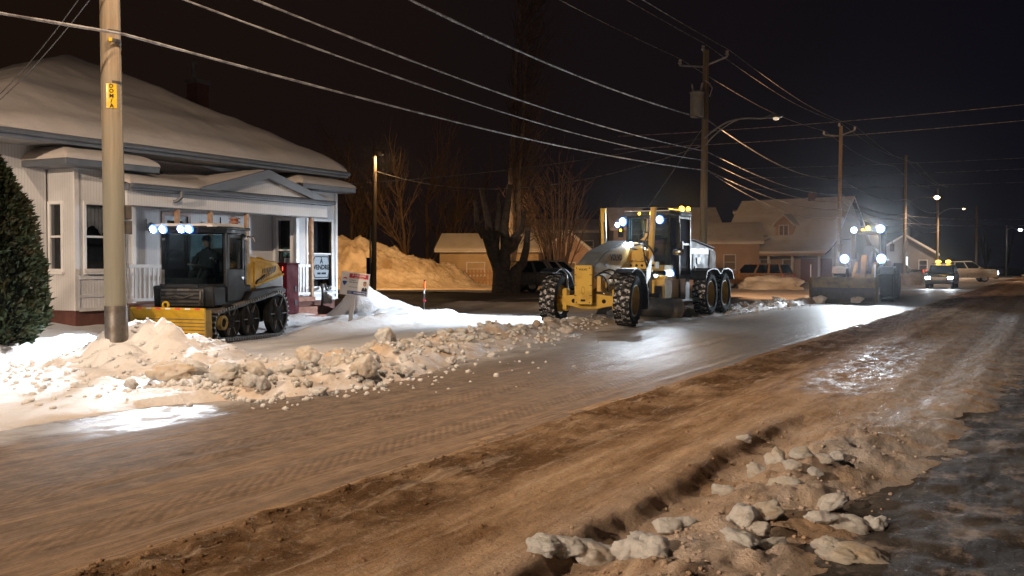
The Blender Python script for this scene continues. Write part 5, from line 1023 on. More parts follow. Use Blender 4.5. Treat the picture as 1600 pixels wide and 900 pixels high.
# tandems, rear wheels and fenders
for s in (1, -1):
    MB().box(s * .62 - .1, s * .62 + .1, -1.15, 1.15, .48, .86).build("tandem_case", "grader_yellow", G, bevel=.04)
    for y in (.80, -.80): lug_wheel(G, (s * 1.05, y, .68), 0, .70, .46, hub_out=s)
    fp = [(1.62, 1.18), (1.45, 1.44), (.95, 1.52), (.35, 1.50), (.05, 1.36), (-.05, 1.36), (-.35, 1.50), (-.95, 1.52), (-1.4, 1.42), (-1.62, 1.16)]
    MB().prism(fp + [(y * .985, z - .035) for y, z in fp[::-1]], 'x', s * .74, s * 1.34).build("rear_fender", "black_paint", G)
# lamps
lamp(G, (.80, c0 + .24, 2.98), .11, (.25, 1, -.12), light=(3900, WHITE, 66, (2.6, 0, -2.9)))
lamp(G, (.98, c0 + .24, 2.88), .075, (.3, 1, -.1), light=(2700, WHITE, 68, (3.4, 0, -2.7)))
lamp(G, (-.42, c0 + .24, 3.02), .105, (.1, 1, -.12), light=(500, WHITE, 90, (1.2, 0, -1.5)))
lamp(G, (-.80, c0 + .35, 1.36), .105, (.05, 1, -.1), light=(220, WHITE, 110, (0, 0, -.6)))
lamp(G, (-.70, AXL - 3.3, 1.30), .035, (-.3, 1, 0), "lamp_soft")
for x in (-.12, .24): lamp(G, (x, c0 + .24, 3.22), .05, (0, 1, 0), "lamp_amber_dim", "marker_lamp")
spot(G, (.3, c0 + .5, 3.0), (-1.5, c0 + 6, 2.6), 420, WHITE, 150, .9, .1)  # wide spot added without a lamp of its own, to glow in haze
lamp(G, (.92, c0 + .1, 2.72), .045, (0, 1, 0), "lamp_amber_dim", "marker_lamp"); lamp(G, (-.74, c0 - .75, 2.82), .055, (-.6, 1, 0), "lamp_amber_dim", "marker_lamp")
bc = MB().lathe([(0, 0), (.1, 0), (.1, .03), (.05, .06)], (-.45, c1 + .02, PZ1 + .16), (0, 0, 1), 14).build("beacon", "lamp_shell", G, True)
MB().lathe([(.075, .06), (.085, .14), (.06, .2), (0, .22)], (-.45, c1 + .02, PZ1 + .16), (0, 0, 1), 14).lathe([(.06, .06), (.07, .13), (.04, .18), (0, .19)], (-.68, c1 + .05, PZ1 + .16), (0, 0, 1), 12).build("lens", "lamp_amber", bc, True)
point(bc, (-.55, c1 - .06, PZ1 + .55), 130, (1, .5, .06), .1)
# ---------------------------------------------------------------- tracked sidewalk plow (front = local +y)
PA_ = R(194)
T = empty("sidewalk_plow", (-16.3, 17.0, .10), PA_, "yellow and black tracked sidewalk plow with lit roof lamps beside the nearest pole", "snow plow")
HWB = .70
# tracks
for s in (1, -1):
    tb = empty("track", (0, 0, 0)); tb.parent = T
    wy = [(1.12, .40, .36), (.30, .42, .39), (-.98, .48, .46)]
    path = []
    def arc(cy, cz, r, a0, a1, k):
        for i in range(k + 1):
            a = R(a0 + (a1 - a0) * i / k); path.append((cy + r * math.cos(a), cz + r * math.sin(a)))
    path = []
    arc(1.52, .34, .28, -70, 78, 10)
    for i in range(1, 12): t = i / 12; path.append((1.58 - (2.56) * t, .62 + .33 * t))
    arc(-.98, .48, .48, 92, 268, 16)
    for i in range(1, 16): t = i / 16; path.append((-.98 + 2.55 * t, .00 + .06 * t))
    n_ = len(path); x0, x1 = s * .46, s * .86
    P = []
    for y, z in path: P += [(x0, y, z), (x1, y, z)]
    cyc = sum(p[0] for p in path) / n_; czc = sum(p[1] for p in path) / n_
    inn = []
    for i, (y, z) in enumerate(path):
        a, b = path[i - 1], path[(i + 1) % n_]; ty, tz = b[0] - a[0], b[1] - a[1]; l = math.hypot(ty, tz); ny, nz = -tz / l, ty / l; inn.append((y + ny * .035, z + nz * .035))
    Q = []
    for y, z in inn: Q += [(x0, y, z), (x1, y, z)]
    F = [(2*i, 2*((i+1)%n_), 2*((i+1)%n_)+1, 2*i+1) for i in range(n_)]; k = 2 * n_
    F += [(k+2*i, k+2*i+1, k+2*((i+1)%n_)+1, k+2*((i+1)%n_)) for i in range(n_)] + [(2*i, k+2*i, k+2*((i+1)%n_), 2*((i+1)%n_)) for i in range(n_)] + [(2*i+1, 2*((i+1)%n_)+1, k+2*((i+1)%n_)+1, k+2*i+1) for i in range(n_)]
    MB().add(P + Q, F).build("belt", "hose_rubber", tb)
    # grousers along the belt
    acc = 0; step = .105; gm_ = None; d_ = 0
    L = [math.dist(path[i], path[(i + 1) % n_]) for i in range(n_)]; tot = sum(L); m_ = int(tot / step)
    for j in range(m_):
        u = j * tot / m_; i = 0
        while u > L[i]: u -= L[i]; i += 1
        a, b = path[i], path[(i + 1) % n_]; y = a[0] + (b[0] - a[0]) * u / L[i]; z = a[1] + (b[1] - a[1]) * u / L[i]; an = math.atan2(b[1] - a[1], b[0] - a[0])
        if gm_ is None: gm_ = MB().obox((0, 0, -.022), (.42, .035, .05)).obox((-.12, 0, -.05), (.08, .03, .02)).obox((.12, 0, -.05), (.08, .03, .02)).mesh("grouser", "worn_steel")
        obj("grouser", gm_, tb, (s * .66, y, z), (an, 0, 0))
    for i, (cy, cz, r) in enumerate(wy):
        wh = MB().lathe([(r * .72, -.06), (r, -.07), (r, .07), (r * .86, .085), (r * .84, .05), (r * .45, .03), (r * .38, .06), (r * .16, .08), (0, .09)], (s * .78, cy, cz), (s, 0, 0), 30).build("road_wheel", "sidewall", T, True)
        for q in range(6):
            a = q * math.pi / 3; MB().bar((s * .835, cy + math.cos(a) * r * .4, cz + math.sin(a) * r * .4), (s * .845, cy + math.cos(a) * r * .85, cz + math.sin(a) * r * .85), .05, .02).build("spoke", "dark_steel", wh)
    MB().lathe([(.09, -.05), (.15, -.05), (.15, .06), (.11, .07), (.09, .05)], (s * .84, 1.5, .40), (s, 0, 0), 18).build("idler_wheel", "old_yellow", T, True)
MB().box(-.42, .42, -1.2, 1.6, .28, .70).build("chassis", "dark_steel", T, bevel=.03)
# belly pan and black lower front
MB().prism([(1.55, .72), (1.60, 1.16), (.0, 1.16), (-.05, .95), (.5, .72)], 'x', -HWB, HWB).build("lower_body", "black_paint", T, bevel=.04)
MB().prism([(.45, .80), (.2, 1.02), (-1.2, 1.10), (-1.42, 1.02), (-1.36, .92), (-.9, .98)], 'x', -HWB - .14, -HWB + .1).build("track_guard", "black_paint", T, bevel=.02)
fr = MB().box(-.50, .50, 1.58, 1.63, .74, 1.10).build("front_grille", "dark_steel", T, bevel=.02)
for i in range(4): MB().box(-.46, .46, 1.63, 1.65, .78 + i * .08, .82 + i * .08).build("grille_bar", "black_paint", fr)
MB().tube([(-.3, 1.66, .98), (-.1, 1.72, .92), (.1, 1.70, .95), (.3, 1.68, .93)], .014, 6).tube([(-.45, 1.66, 1.05), (-.5, 1.75, .9), (-.46, 1.7, .78)], .02, 6).build("hose", "worn_steel", T, True)
MB().box(-.19, .09, 1.652, 1.656, 1.06, 1.10).build("nameplate", "worn_steel", T)
# cab with wrap-round windscreen
cp = [(-.40, 1.62), (-.62, 1.40), (-.70, 1.10), (-.70, .30), (.70, .30), (.70, 1.10), (.62, 1.40), (.40, 1.62)]
Z0, Z1 = 1.16, 2.30
fr = MB()
for i, (x, y) in enumerate(cp):
    if i in (2, 3, 4, 5): fr.bar((x, y, Z0), (x * .97, y - .02, Z1), .075, .075)
for a, b in zip(cp, cp[1:] + cp[:1]): fr.bar((*a, Z0), (*b, Z0), .06, .07); fr.bar((*a, Z1), (*b, Z1), .07, .08)
fr = fr.build("cab_frame", "black_paint", T)
for i in (7, 0, 1, 5, 6): 
    a, b = cp[i], cp[(i + 1) % 8]; MB().quad((*a, Z0), (*b, Z0), (b[0] * .97, b[1] - .02, Z1), (a[0] * .97, a[1] - .02, Z1)).build("windscreen", "cab_glass", fr)
dr = MB().box(-.735, -.69, .36, 1.06, .82, 1.50).box(-.735, -.69, .36, .44, 1.50, 2.24).box(-.735, -.69, .98, 1.06, 1.50, 2.24).box(-.735, -.69, .44, .98, 2.16, 2.24).build("door", "black_paint", T, bevel=.012)
MB().box(-.715, -.708, .44, .98, 1.50, 2.16).build("pane", "cab_glass", dr); MB().box(-.76, -.735, .42, .5, 1.28, 1.34).build("handle", "chrome", dr)
MB().box(-.715, -.70, .50, .62, 1.52, 2.12).build("door_bar", "soffit", dr)
MB().box(-.66, .66, .28, .32, Z0, 1.45).build("cab_rear_wall", "cab_inside", T); MB().box(-.66, .66, .295, .305, 1.45, Z1 - .05).build("rear_window", "cab_glass", fr); MB().box(.69, .72, .34, 1.08, Z0, 1.5).build("door_panel", "black_paint", T); MB().box(.70, .71, .34, 1.08, 1.5, Z1 - .05).build("pane", "cab_glass", T)
MB().prism([(x * 1.04, y) for x, y in cp], 'z', 1.14, 1.17).build("cab_floor", "cab_inside", T)
rf = MB().prism([(x * 1.10, y * 1.0 + (.10 if y > 1.3 else -.16 if y < .5 else 0)) for x, y in cp], 'z', Z1 + .03, Z1 + .09).build("cab_roof", "black_paint", T, bevel=.02)
snow_cap(-.70, .70, .22, 1.60, lambda X, Y: Z1 + .085 + 0 * X, .10, T, "roof_snow", "snow", (26, 30), .25, 4)
MB().cyl((-.48, .30, Z1 + .08), (-.48, .30, Z1 + .20), .07, n=12).cyl((-.48, .30, Z1 + .20), (-.48, .30, Z1 + .23), .12, n=14).cyl((-.48, .30, Z1 + .23), (-.48, .30, Z1 + .28), .07, n=12).cyl((-.48, .30, Z1 + .28), (-.48, .30, Z1 + .31), .12, n=14).build("beacon", "deck_red", T, True)
MB().cyl((-.25, .5, Z1 + .08), (-.25, .5, Z1 + .32), .012, n=6).build("aerial", "black_paint", T)
MB().tube([(-.74, .22, 2.2), (-.80, .10, 2.2), (-.82, .05, 2.1)], .025, 6).ball((-.78, .42, 2.18), (.03, .08, .06), 10, 6).build("side_lamp", "chrome", T, True)
# inside: dashboard and seat
MB().box(-.5, .5, 1.20, 1.50, Z0, 1.32).bar((-.05, 1.1, 1.3), (-.05, .95, 1.50), .06, .06).cyl((-.05, .95, 1.50), (-.05, .93, 1.54), .17, n=16).build("dashboard", "cab_inside", T, bevel=.02)
MB().box(-.28, .28, .42, .80, Z0, 1.34).box(-.26, .26, .34, .46, 1.34, 1.95).build("seat", "cab_inside", T, bevel=.05)
# yellow engine body
bd = MB().prism([(.28, 1.04), (.28, 1.78), (.05, 1.80), (-1.45, 1.66), (-1.68, 1.50), (-1.72, 1.36), (-.35, 1.04)], 'x', -.60, .60).build("engine_hood", "plow_yellow", T, bevel=.05, seg=3)
MB().prism([(-.30, 1.16), (-.30, 1.66), (-1.45, 1.56), (-1.60, 1.42)], 'x', -.625, -.60).build("side_cover", "plow_yellow", bd, bevel=.012)
MB().prism([(-.28, 1.10), (-1.68, 1.36), (-1.72, 1.34), (-1.72, .62), (-1.25, .62)], 'x', -.61, .61).build("rear_fender", "dark_steel", T, bevel=.02)
MB().tube([(-.625, -.34, 1.12), (-.625, -1.70, 1.37)], .022, 6).build("edge_trim", "grader_yellow", T)
for rw, (y0, z0, cnt) in enumerate(((-.66, 1.40, 9), (-.62, 1.24, 9))):
    for i in range(cnt):
        y = y0 - .078 * i; z = z0 - (-.008) * i + (.015 * i if rw else 0); MB().bar((-.629, y, z), (-.629, y - .02, z + .10), .02, .012).build("louvre", "black_paint", bd)
MB().tube([(-.63, -.34, 1.18), (-.64, -.42, 1.24), (-.64, -.62, 1.30), (-.65, -.74, 1.36)], .022, 6).build("hose", "hose_rubber", T, True)
MB().lathe([(0, .24), (.055, .24), (.06, .18), (.10, .15), (.14, .05), (.12, -.12), (0, -.16)], (-.52, .08, 1.66), (0, 0, 1), 16).build("filler_neck", "plow_yellow", bd, True); MB().cyl((-.52, .08, 1.89), (-.52, .08, 1.93), .06, n=12).build("filler_cap", "black_paint", bd)
MB().ball((-.35, -1.0, 1.64), (.16, .2, .13), 12, 7).build("hood_bulge", "plow_yellow", bd, True)
MB().prism([(.0, 1.80), (-.9, 1.68), (-.8, 1.80), (-.1, 1.90)], 'x', -.40, .45).build("hood_snow", "snow", T, bevel=.04)
MB().box(-.75, -.70, .14, .20, 1.62, 2.12).build("work_lamp_bar", "soffit", T, bevel=.01)
tl_ = MB().cyl((-.60, -1.60, 1.50), (-.645, -1.61, 1.50), .055, n=14).build("tail_lamp", "lamp_shell", T); MB().cyl((-.645, -1.61, 1.50), (-.655, -1.615, 1.50), .048, n=14).build("lens", "lamp_red", tl_)
# maroon salt box
sb_ = MB().box(-.66, .66, -2.45, -1.80, .42, 1.60).build("salt_box", "maroon_paint", T, bevel=.015)
MB().box(-.68, .68, -2.47, -1.78, 1.60, 1.64).build("box_lid", "maroon_paint", sb_, bevel=.01)
for z in (.62, .95): MB().box(-.672, -.66, -2.32, -2.2, z, z + .12).build("pocket", "black_paint", sb_)
# front blade
bl = empty("blade", (-.05, 2.10, 0), R(-10)); bl.parent = T
pr = [(-.02 + .14 * (t - .5) ** 2 * 4, .04 + .66 * t) for t in [i / 10 for i in range(11)]]
MB().prism([(y, z) for y, z in pr] + [(y - .04, z) for y, z in pr[::-1]], 'x', -.95, .95).build("blade_face", "plow_yellow", bl)
for i, z in enumerate((.14, .21, .28, .35, .42, .49)):
    y = -.02 + .14 * ((z - .04) / .66 - .5) ** 2 * 4; MB().box(-.93, .93, y, y + .012, z, z + .016).build("rib", "dark_steel", bl)
MB().prism([(.10, .03), (.12, .70), (-.05, .70), (-.08, .03)], 'x', -.985, -.95).build("end_plate", "old_yellow", bl); MB().prism([(.10, .03), (.12, .70), (-.05, .70), (-.08, .03)], 'x', .95, .985).build("end_plate", "old_yellow", bl)
MB().bar((-.95, .10, .715), (.95, .10, .715), .05, .04).build("top_rail", "plow_yellow", bl)
for i in range(7): MB().box(-.85 + i * .25, -.72 + i * .25, .126, .131, .70, .73).build("reflector", "print_red" if i % 2 == 0 else "paper_white", bl)
MB().box(-.97, .97, -.03, .0, -.02, .10).build("cutting_edge", "dark_steel", bl)
MB().lathe([(.055, -.02), (.085, -.02), (.085, .02), (.055, .02), (.055, -.02)], (.05, .09, .78), (0, 1, 0), 16).build("lifting_eye", "plow_yellow", bl, True)
MB().bar((-.25, 1.5, .45), (-.2, 2.05, .35), .1, .1).bar((.25, 1.5, .45), (.2, 2.05, .35), .1, .1).build("push_arm", "dark_steel", T)
# roof lamps
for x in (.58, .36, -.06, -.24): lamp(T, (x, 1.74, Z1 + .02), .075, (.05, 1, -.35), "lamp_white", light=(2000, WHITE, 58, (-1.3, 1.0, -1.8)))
spot(T, (.3, 1.95, Z1 + .02), (-.5, 7, Z1 - .3), 260, WHITE, 150, .9, .1)  # extra wide spot added ahead of the roof lamps for haze glow
# driver: a seated figure in dark winter clothes, one pale glove raised to the window
def skinned(name, joints, edges, mat, parent, lvl=2):
    me = bpy.data.meshes.new(name); me.from_pydata([j[:3] for j in joints], edges, []); o = bpy.data.objects.new(name, me); col.objects.link(o); me.materials.append(M[mat])
    o.modifiers.new("skin", 'SKIN'); sv = me.skin_vertices[0].data
    for i, j in enumerate(joints): sv[i].radius = (j[3], j[4] if len(j) > 4 else j[3])
    sv[0].use_root = True
    ss = o.modifiers.new("smooth", 'SUBSURF'); ss.levels = lvl; ss.render_levels = lvl
    if parent: o.parent = parent
    return o
D = empty("person", T.matrix_basis @ Vector((0, .60, 1.34)), PA_, "driver in dark winter jacket and hat seated inside the lit tracked plow cab", "person")
J = [(0, 0, .06, .17, .14), (0, .0, .30, .17, .12), (0, .01, .47, .16, .11), (0, .02, .56, .06, .06), (0, .03, .64, .055, .055),
     (.19, .02, .47, .07), (.27, .16, .26, .055), (.14, .36, .24, .042), (-.19, .02, .47, .07), (-.33, .18, .30, .055), (-.40, .40, .36, .042),
     (.10, .08, .03, .095), (.14, .42, .08, .075), (.14, .50, -.16, .055), (-.10, .08, .03, .095), (-.16, .42, .08, .075), (-.16, .50, -.16, .055)]
body = skinned("body", J, [(0, 1), (1, 2), (2, 3), (3, 4), (2, 5), (5, 6), (6, 7), (2, 8), (8, 9), (9, 10), (0, 11), (11, 12), (12, 13), (0, 14), (14, 15), (15, 16)], "dark_jacket", D)
hdm = MB().ball((0, .05, .74), (.075, .095, .115), 16, 12).ball((0, .147, .735), (.014, .02, .022), 8, 6).ball((.077, .045, .74), (.012, .025, .035), 8, 6).ball((-.077, .045, .74), (.012, .025, .035), 8, 6).build("head", "skin", D, True)
for s in (-1, 1): MB().ball((s * .03, .132, .758), (.013, .01, .008), 8, 6).build("eye", "dark_hair", D, True)
MB().ball((0, .136, .695), (.024, .01, .007), 8, 6).build("mouth", "seat_red", D, True)
MB().lathe([(.085, -.02), (.096, .02), (.09, .07), (.05, .11), (0, .12)], (0, .04, .77), (0, 0, 1), 16).build("knit_hat", "dark_jacket", D, True)
for s, P in ((1, (.13, .40, .24)), (-1, (-.41, .44, .37))):
    P = Vector(P); Jh = [(*P, .038, .022), (*(P + Vector((0, .07, .02))), .042, .020)]; E = [(0, 1)]
    for f, (dx, ln) in enumerate(((-.032, .058), (-.011, .068), (.011, .064), (.031, .05))):
        i = len(Jh); b = P + Vector((dx, .075, .02)); Jh += [(*(b + Vector((dx * .2, ln * .55, .01))), .0105), (*(b + Vector((dx * .3, ln * .95, -.012))), .009)]; E += [(1, i), (i, i + 1)]
    i = len(Jh); Jh += [(*(P + Vector((-s * .045, .035, .02))), .012), (*(P + Vector((-s * .058, .07, .015))), .010)]; E += [(0, i), (i, i + 1)]
    skinned("hand", Jh, E, "work_glove", D, 1)
# ---------------------------------------------------------------- wheel loader with angled plough (front = local +y)
W = empty("wheel_loader", (-7.95, 51.2, 0), math.pi + R(3), "wheel loader with four glaring lamps and a raised-edge plough blade, driving towards the viewer", "loader")
for s in (1, -1):
    lug_wheel(W, (s * 1.02, 1.55, .74), R(0), .76, .55, rim="dark_steel", hub_out=s, nl=18, snow=False); lug_wheel(W, (s * 1.02, -1.6, .74), 0, .76, .55, rim="dark_steel", hub_out=s, nl=18, snow=False)
    MB().prism([(2.4, 1.28), (2.2, 1.58), (1.0, 1.62), (.75, 1.45), (.8, 1.42), (1.05, 1.57), (2.15, 1.53), (2.36, 1.26)], 'x', s * .75, s * 1.32).build("front_fender", "dark_steel", W)
    MB().prism([(2.6, .55), (2.75, .75), (1.6, 1.55), (.6, 1.85), (.5, 1.65), (1.5, 1.35)], 'x', s * .42 - .08, s * .42 + .08).build("lift_arm", "old_yellow", W, bevel=.02)
    MB().cyl((s * .42, .6, 1.0), (s * .42, 2.0, 1.15), .07, n=10).build("lift_cylinder", "dark_steel", W, True)
MB().box(-.45, .45, .3, 2.1, .55, 1.25).box(-.5, .5, -2.6, .2, .6, 1.2).build("frame", "old_yellow", W, bevel=.04)
MB().prism([(-.55, 1.2), (-.55, 1.95), (-2.4, 1.85), (-2.8, 1.6), (-2.8, 1.0), (-2.4, .9)], 'x', -.85, .85).build("engine_hood", "old_yellow", W, bevel=.06)
cp2 = [(-.6, .75), (.6, .75), (.75, .2), (.75, -.7), (-.75, -.7), (-.75, .2)]
fr = MB()
for x, y in cp2: fr.bar((x, y, 1.3), (x * .92, y * .95, 3.15), .08, .08)
for z in (1.3, 1.9, 3.15):
    for a, b in zip(cp2, cp2[1:] + cp2[:1]): fr.bar((*a, z), (*b, z), .07, .08)
fr = fr.build("cab_frame", "black_paint", W)
for a, b in zip(cp2, cp2[1:] + cp2[:1]): MB().quad((*a, 1.35), (*b, 1.35), (b[0] * .92, b[1] * .95, 3.1), (a[0] * .92, a[1] * .95, 3.1)).build("cab_window", "cab_glass", fr)
MB().prism([(x * 1.05, y * 1.1) for x, y in cp2], 'z', 3.15, 3.3).build("cab_roof", "black_paint", W, bevel=.05)
MB().box(-.7, .7, -.7, .2, 1.25, 1.9).box(-.25, .25, -.4, 0, 1.9, 2.6).build("seat", "cab_inside", W, bevel=.05)
MB().prism([(1.0, 1.55), (1.6, 2.15), (1.75, 2.1), (2.5, .8), (2.35, .7), (1.55, 1.8), (1.15, 1.4)], 'x', -.12, .12).build("bucket_linkage", "old_yellow", W, bevel=.02)
MB().tube([(-.3, 1.2, 1.5), (-.35, 1.6, 2.3), (-.2, 2.0, 1.6)], .03, 6).tube([(.3, 1.2, 1.5), (.3, 1.7, 2.2), (.2, 2.1, 1.4)], .03, 6).build("hose", "hose_rubber", W, True)
for s in (-1, 1): MB().tube([(s * .7, .9, 2.9), (s * 1.15, 1.0, 2.85), (s * 1.15, 1.0, 2.4)], .02, 6).box(s * 1.15 - .1, s * 1.15 + .1, .97, 1.0, 2.3, 2.65).build("mirror", "black_paint", W)
for x, z, y, r in ((.80, 1.95, 2.3, .17), (-.80, 1.95, 2.3, .17), (.56, 3.32, .85, .12), (-.62, 3.36, .85, .16)):
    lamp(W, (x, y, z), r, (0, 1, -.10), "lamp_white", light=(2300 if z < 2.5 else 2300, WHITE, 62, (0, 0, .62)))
    MB().tube([(x * .8, y - .5, z - .35), (x * .95, y - .15, z - .2), (x, y - .1, z - .08)], .03, 6).build("lamp_stay", "dark_steel", W)
bc = MB().cyl((0, .2, 3.3), (0, .2, 3.34), .09, n=12).build("beacon", "lamp_shell", W); MB().lathe([(.085, .0), (.095, .10), (.06, .17), (0, .18)], (0, .2, 3.34), (0, 0, 1), 14).build("lens", "lamp_amber", bc, True)
MB().lathe([(.06, .0), (.065, .07), (0, .1)], (.22, .3, 3.30), (0, 0, 1), 12).build("lens", "lamp_amber", bc, True); point(bc, (0, .2, 3.75), 90, (1, .5, .06), .1)
bl = empty("plough_blade", (.62, 3.9, 0), R(-16)); bl.parent = W
pr = [(-.0 + .20 * (t - .5) ** 2 * 4, .04 + 1.06 * t) for t in [i / 12 for i in range(13)]]
up, lo = pr[7:], pr[:8]
MB().prism(up + [(y - .05, z) for y, z in up[::-1]], 'x', -1.5, 1.5).build("blade_face", "old_yellow", bl, bevel=.01); MB().prism([(y + .004, z) for y, z in lo] + [(y - .05, z) for y, z in lo[::-1]], 'x', -1.497, 1.497).build("shaded_face", "dark_steel", bl)  # lower face darker: shade below the lit top edge put into the colour
for x in (-1.52, 1.50): MB().prism([(.22, .03), (.26, 1.1), (-.08, 1.1), (-.1, .03)], 'x', x, x + .03).build("end_plate", "old_yellow", bl)
MB().box(-1.5, 1.5, .16, .24, 1.08, 1.14).build("top_rail", "old_yellow", bl); MB().box(-1.5, 1.5, .14, .19, .0, .16).build("cutting_edge", "dark_steel", bl)
MB().tube([(-1.48, .2, 1.1), (-1.48, .2, 1.7)], .018, 6).build("marker_rod", "paper_white", bl); MB().tube([(1.48, .2, 1.1), (1.48, .2, 1.7)], .018, 6).build("marker_rod", "paper_white", bl)
MB().bar((-.35, -.9, .5), (-.3, 0, .5), .16, .2).bar((.35, -.9, .5), (.3, 0, .5), .16, .2).build("mount", "dark_steel", bl)

# ---------------------------------------------------------------- cars (front = local +y)
def car(name, loc, rz, label, cat, paint, prof, green, L, wid, wr, wy, pillars, lamps=True, light=None, bed=False, plate=True):
    """prof: lower body outline (y,z); green: glasshouse outline (y,z), narrower at the top; pillars: y positions along the belt"""
    t = empty(name, loc, rz, label, cat); hw = wid / 2
    # body sides with round wheel arches
    def arch_outline():
        pts = list(prof); low = min(z for _, z in prof); out = []
        ys = sorted(wy, reverse=True); yb = min(y for y, _ in prof); yf = max(y for y, _ in prof); base = []
        for yc in sorted(wy):
            base += [(yc - wr * 1.16, low)] + [(yc + wr * 1.16 * math.cos(R(a)), max(low, wr + wr * 1.16 * math.sin(R(a)))) for a in range(165, 14, -15)] + [(yc + wr * 1.16, low)]
        return pts + base
    o = arch_outline(); MB().prism(o, 'x', -hw, hw).build("body", paint, t, bevel=.05, seg=3)
    gb = []
    ys = [p[0] for p in green]; zb = green[0][1]
    mb = MB(); ring = lambda k, ins: [((s * (hw - .04 - ins)), y, z) for y, z in [green[k]] for s in (-1, 1)]
    P = []
    for y, z in green:
        ins = .04 + .16 * (z - zb) / max(.01, max(q for _, q in green) - zb); P += [(-(hw - ins), y, z), (hw - ins, y, z)]
    k = len(green); F = [(2*i, 2*(i+1), 2*(i+1)+1, 2*i+1) for i in range(k-1)] + [tuple(2*i for i in range(k))[::-1], tuple(2*i+1 for i in range(k))]
    g = MB().add(P, F).build("cabin", paint, t, bevel=.04, seg=2)
    # windows: side panes between pillars, windscreen and rear window
    ztop = max(z for _, z in green); zt = ztop - .10; zl = zb + .05
    def edge(y_list, z):       # y range of the glasshouse at height z
        ins = []
        for (ya, za), (yb_, zb_) in zip(green, green[1:]):
            if (za - z) * (zb_ - z) <= 0 and za != zb_: ins.append(ya + (yb_ - ya) * (z - za) / (zb_ - za))
        return min(ins), max(ins)
    b0, b1 = edge(green, zl); t0, t1 = edge(green, zt)
    xs = lambda z: hw - (.04 + .16 * (z - zb) / (ztop - zb)) + .006
    cuts = [0] + pillars + [1]
    for s in (-1, 1):
        for a, b in zip(cuts, cuts[1:]):
            a_, b_ = a + .025, b - .025; ya0, yb0, ya1, yb1 = b0 + (b1 - b0) * a_, b0 + (b1 - b0) * b_, t0 + (t1 - t0) * a_, t0 + (t1 - t0) * b_
            MB().quad((s * xs(zl), ya0, zl), (s * xs(zl), yb0, zl), (s * xs(zt), yb1, zt), (s * xs(zt), ya1, zt)).build("side_window", "car_glass", g)
    for nm, e0, e1, sg in (("windscreen", b1, t1, 1), ("rear_window", b0, t0, -1)):
        x0, x1 = xs(zl) - .12, xs(zt) - .10; MB().quad((-x0, e0 + sg * .012, zl + .02), (x0, e0 + sg * .012, zl + .02), (x1, e1 + sg * .012, zt), (-x1, e1 + sg * .012, zt)).build(nm, "car_glass", g)
    for yc in wy:
        for s in (1, -1):
            w_ = MB().lathe([(wr * .6, -.1), (wr * .92, -.11), (wr, -.07), (wr, .07), (wr * .92, .11), (wr * .6, .1)], (s * (hw - .11), yc, wr), (s, 0, 0), 26).build("wheel", "sidewall", t, True)
            MB().lathe([(wr * .62, .09), (wr * .55, .06), (wr * .25, .05), (wr * .18, .09), (0, .09)], (s * (hw - .11), yc, wr), (s, 0, 0), 20).build("rim", "galvanised", w_, True)
    f_, r_ = max(y for y, _ in prof), min(y for y, _ in prof); zm = zb - .22
    for s in (1, -1):
        hl = MB().box(s * (hw - .22) - .17, s * (hw - .22) + .17, f_ - .06, f_ + .015, zm - .10, zm + .06).build("headlight", "lamp_shell" if not light else "lamp_white", t, bevel=.02)
        if light: spot(hl, (s * (hw - .22), f_ + .1, zm), (s * (hw - .3), f_ + 12, .0), light, WHITE, 70, .8, .08)
        MB().box(s * (hw - .12) - .10, s * (hw - .12) + .105, r_ - .015, r_ + .10, zm - .12, zm + .18).build("tail_light", "print_red", t, bevel=.015)
        MB().box(s * (hw + .04) - .12, s * (hw + .04) + .10, b1 - .35, b1 - .22, zl, zl + .17).build("mirror", paint, t, bevel=.03)
        for a in pillars[:2]: MB().box(s * hw - .012, s * hw + .014, b0 + (b1 - b0) * a + .08, b0 + (b1 - b0) * a + .28, zb - .12, zb - .08).build("door_handle", "chrome", t)
        for a in pillars[:2] + [1]: MB().box(s * hw - .01, s * hw + .003, b0 + (b1 - b0) * a - .006, b0 + (b1 - b0) * a + .006, .45, zb).build("door_seam", "black_paint", t)
    MB().box(-hw + .05, hw - .05, f_ - .02, f_ + .06, .32, .55).build("front_bumper", "black_paint", t, bevel=.03); MB().box(-hw + .05, hw - .05, r_ - .08, r_ + .02, .36, .58).build("rear_bumper", "galvanised" if bed else "black_paint", t, bevel=.03)
    gr = MB().box(-hw + .45, hw - .45, f_ - .01, f_ + .02, zm - .16, zm + .06).build("grille", "black_paint", t)
    for i in range(3): MB().box(-hw + .47, hw - .47, f_ + .02, f_ + .03, zm - .13 + i * .07, zm - .11 + i * .07).build("grille_bar", "chrome", gr)
    MB().box(-.16, .16, r_ - .03, r_ - .01, .72, .84).build("number_plate", "paper_white", t)
    return t
pk_prof = [(-2.65, .45), (-2.65, 1.12), (.95, 1.12), (2.45, 1.06), (2.62, .92), (2.62, .40)]
pkp = car("pickup", (-26.3, 54.6, .1), R(-42), "grey pickup with a canopy over its bed, parked behind the pollard tree", "pickup truck", "car_silver", pk_prof, [(-2.6, 1.10), (-2.52, 1.80), (.35, 1.86), (1.25, 1.10)], 5.3, 1.86, .39, (-1.65, 1.65), [.30, .56, .62, .80], bed=True)
suv_prof = [(-2.25, .42), (-2.3, .95), (-2.2, 1.02), (1.0, 1.02), (2.15, .92), (2.3, .75), (2.3, .36)]
car("estate_car", (-17.7, 68.2, .08), R(78), "bronze sport utility car parked in front of the verandah, behind a low snow bank", "car", "car_gold", suv_prof, [(-2.2, 1.0), (-1.95, 1.62), (-.2, 1.70), (.55, 1.62), (1.15, 1.0)], 4.6, 1.86, .37, (-1.38, 1.42), [.28, .58], )
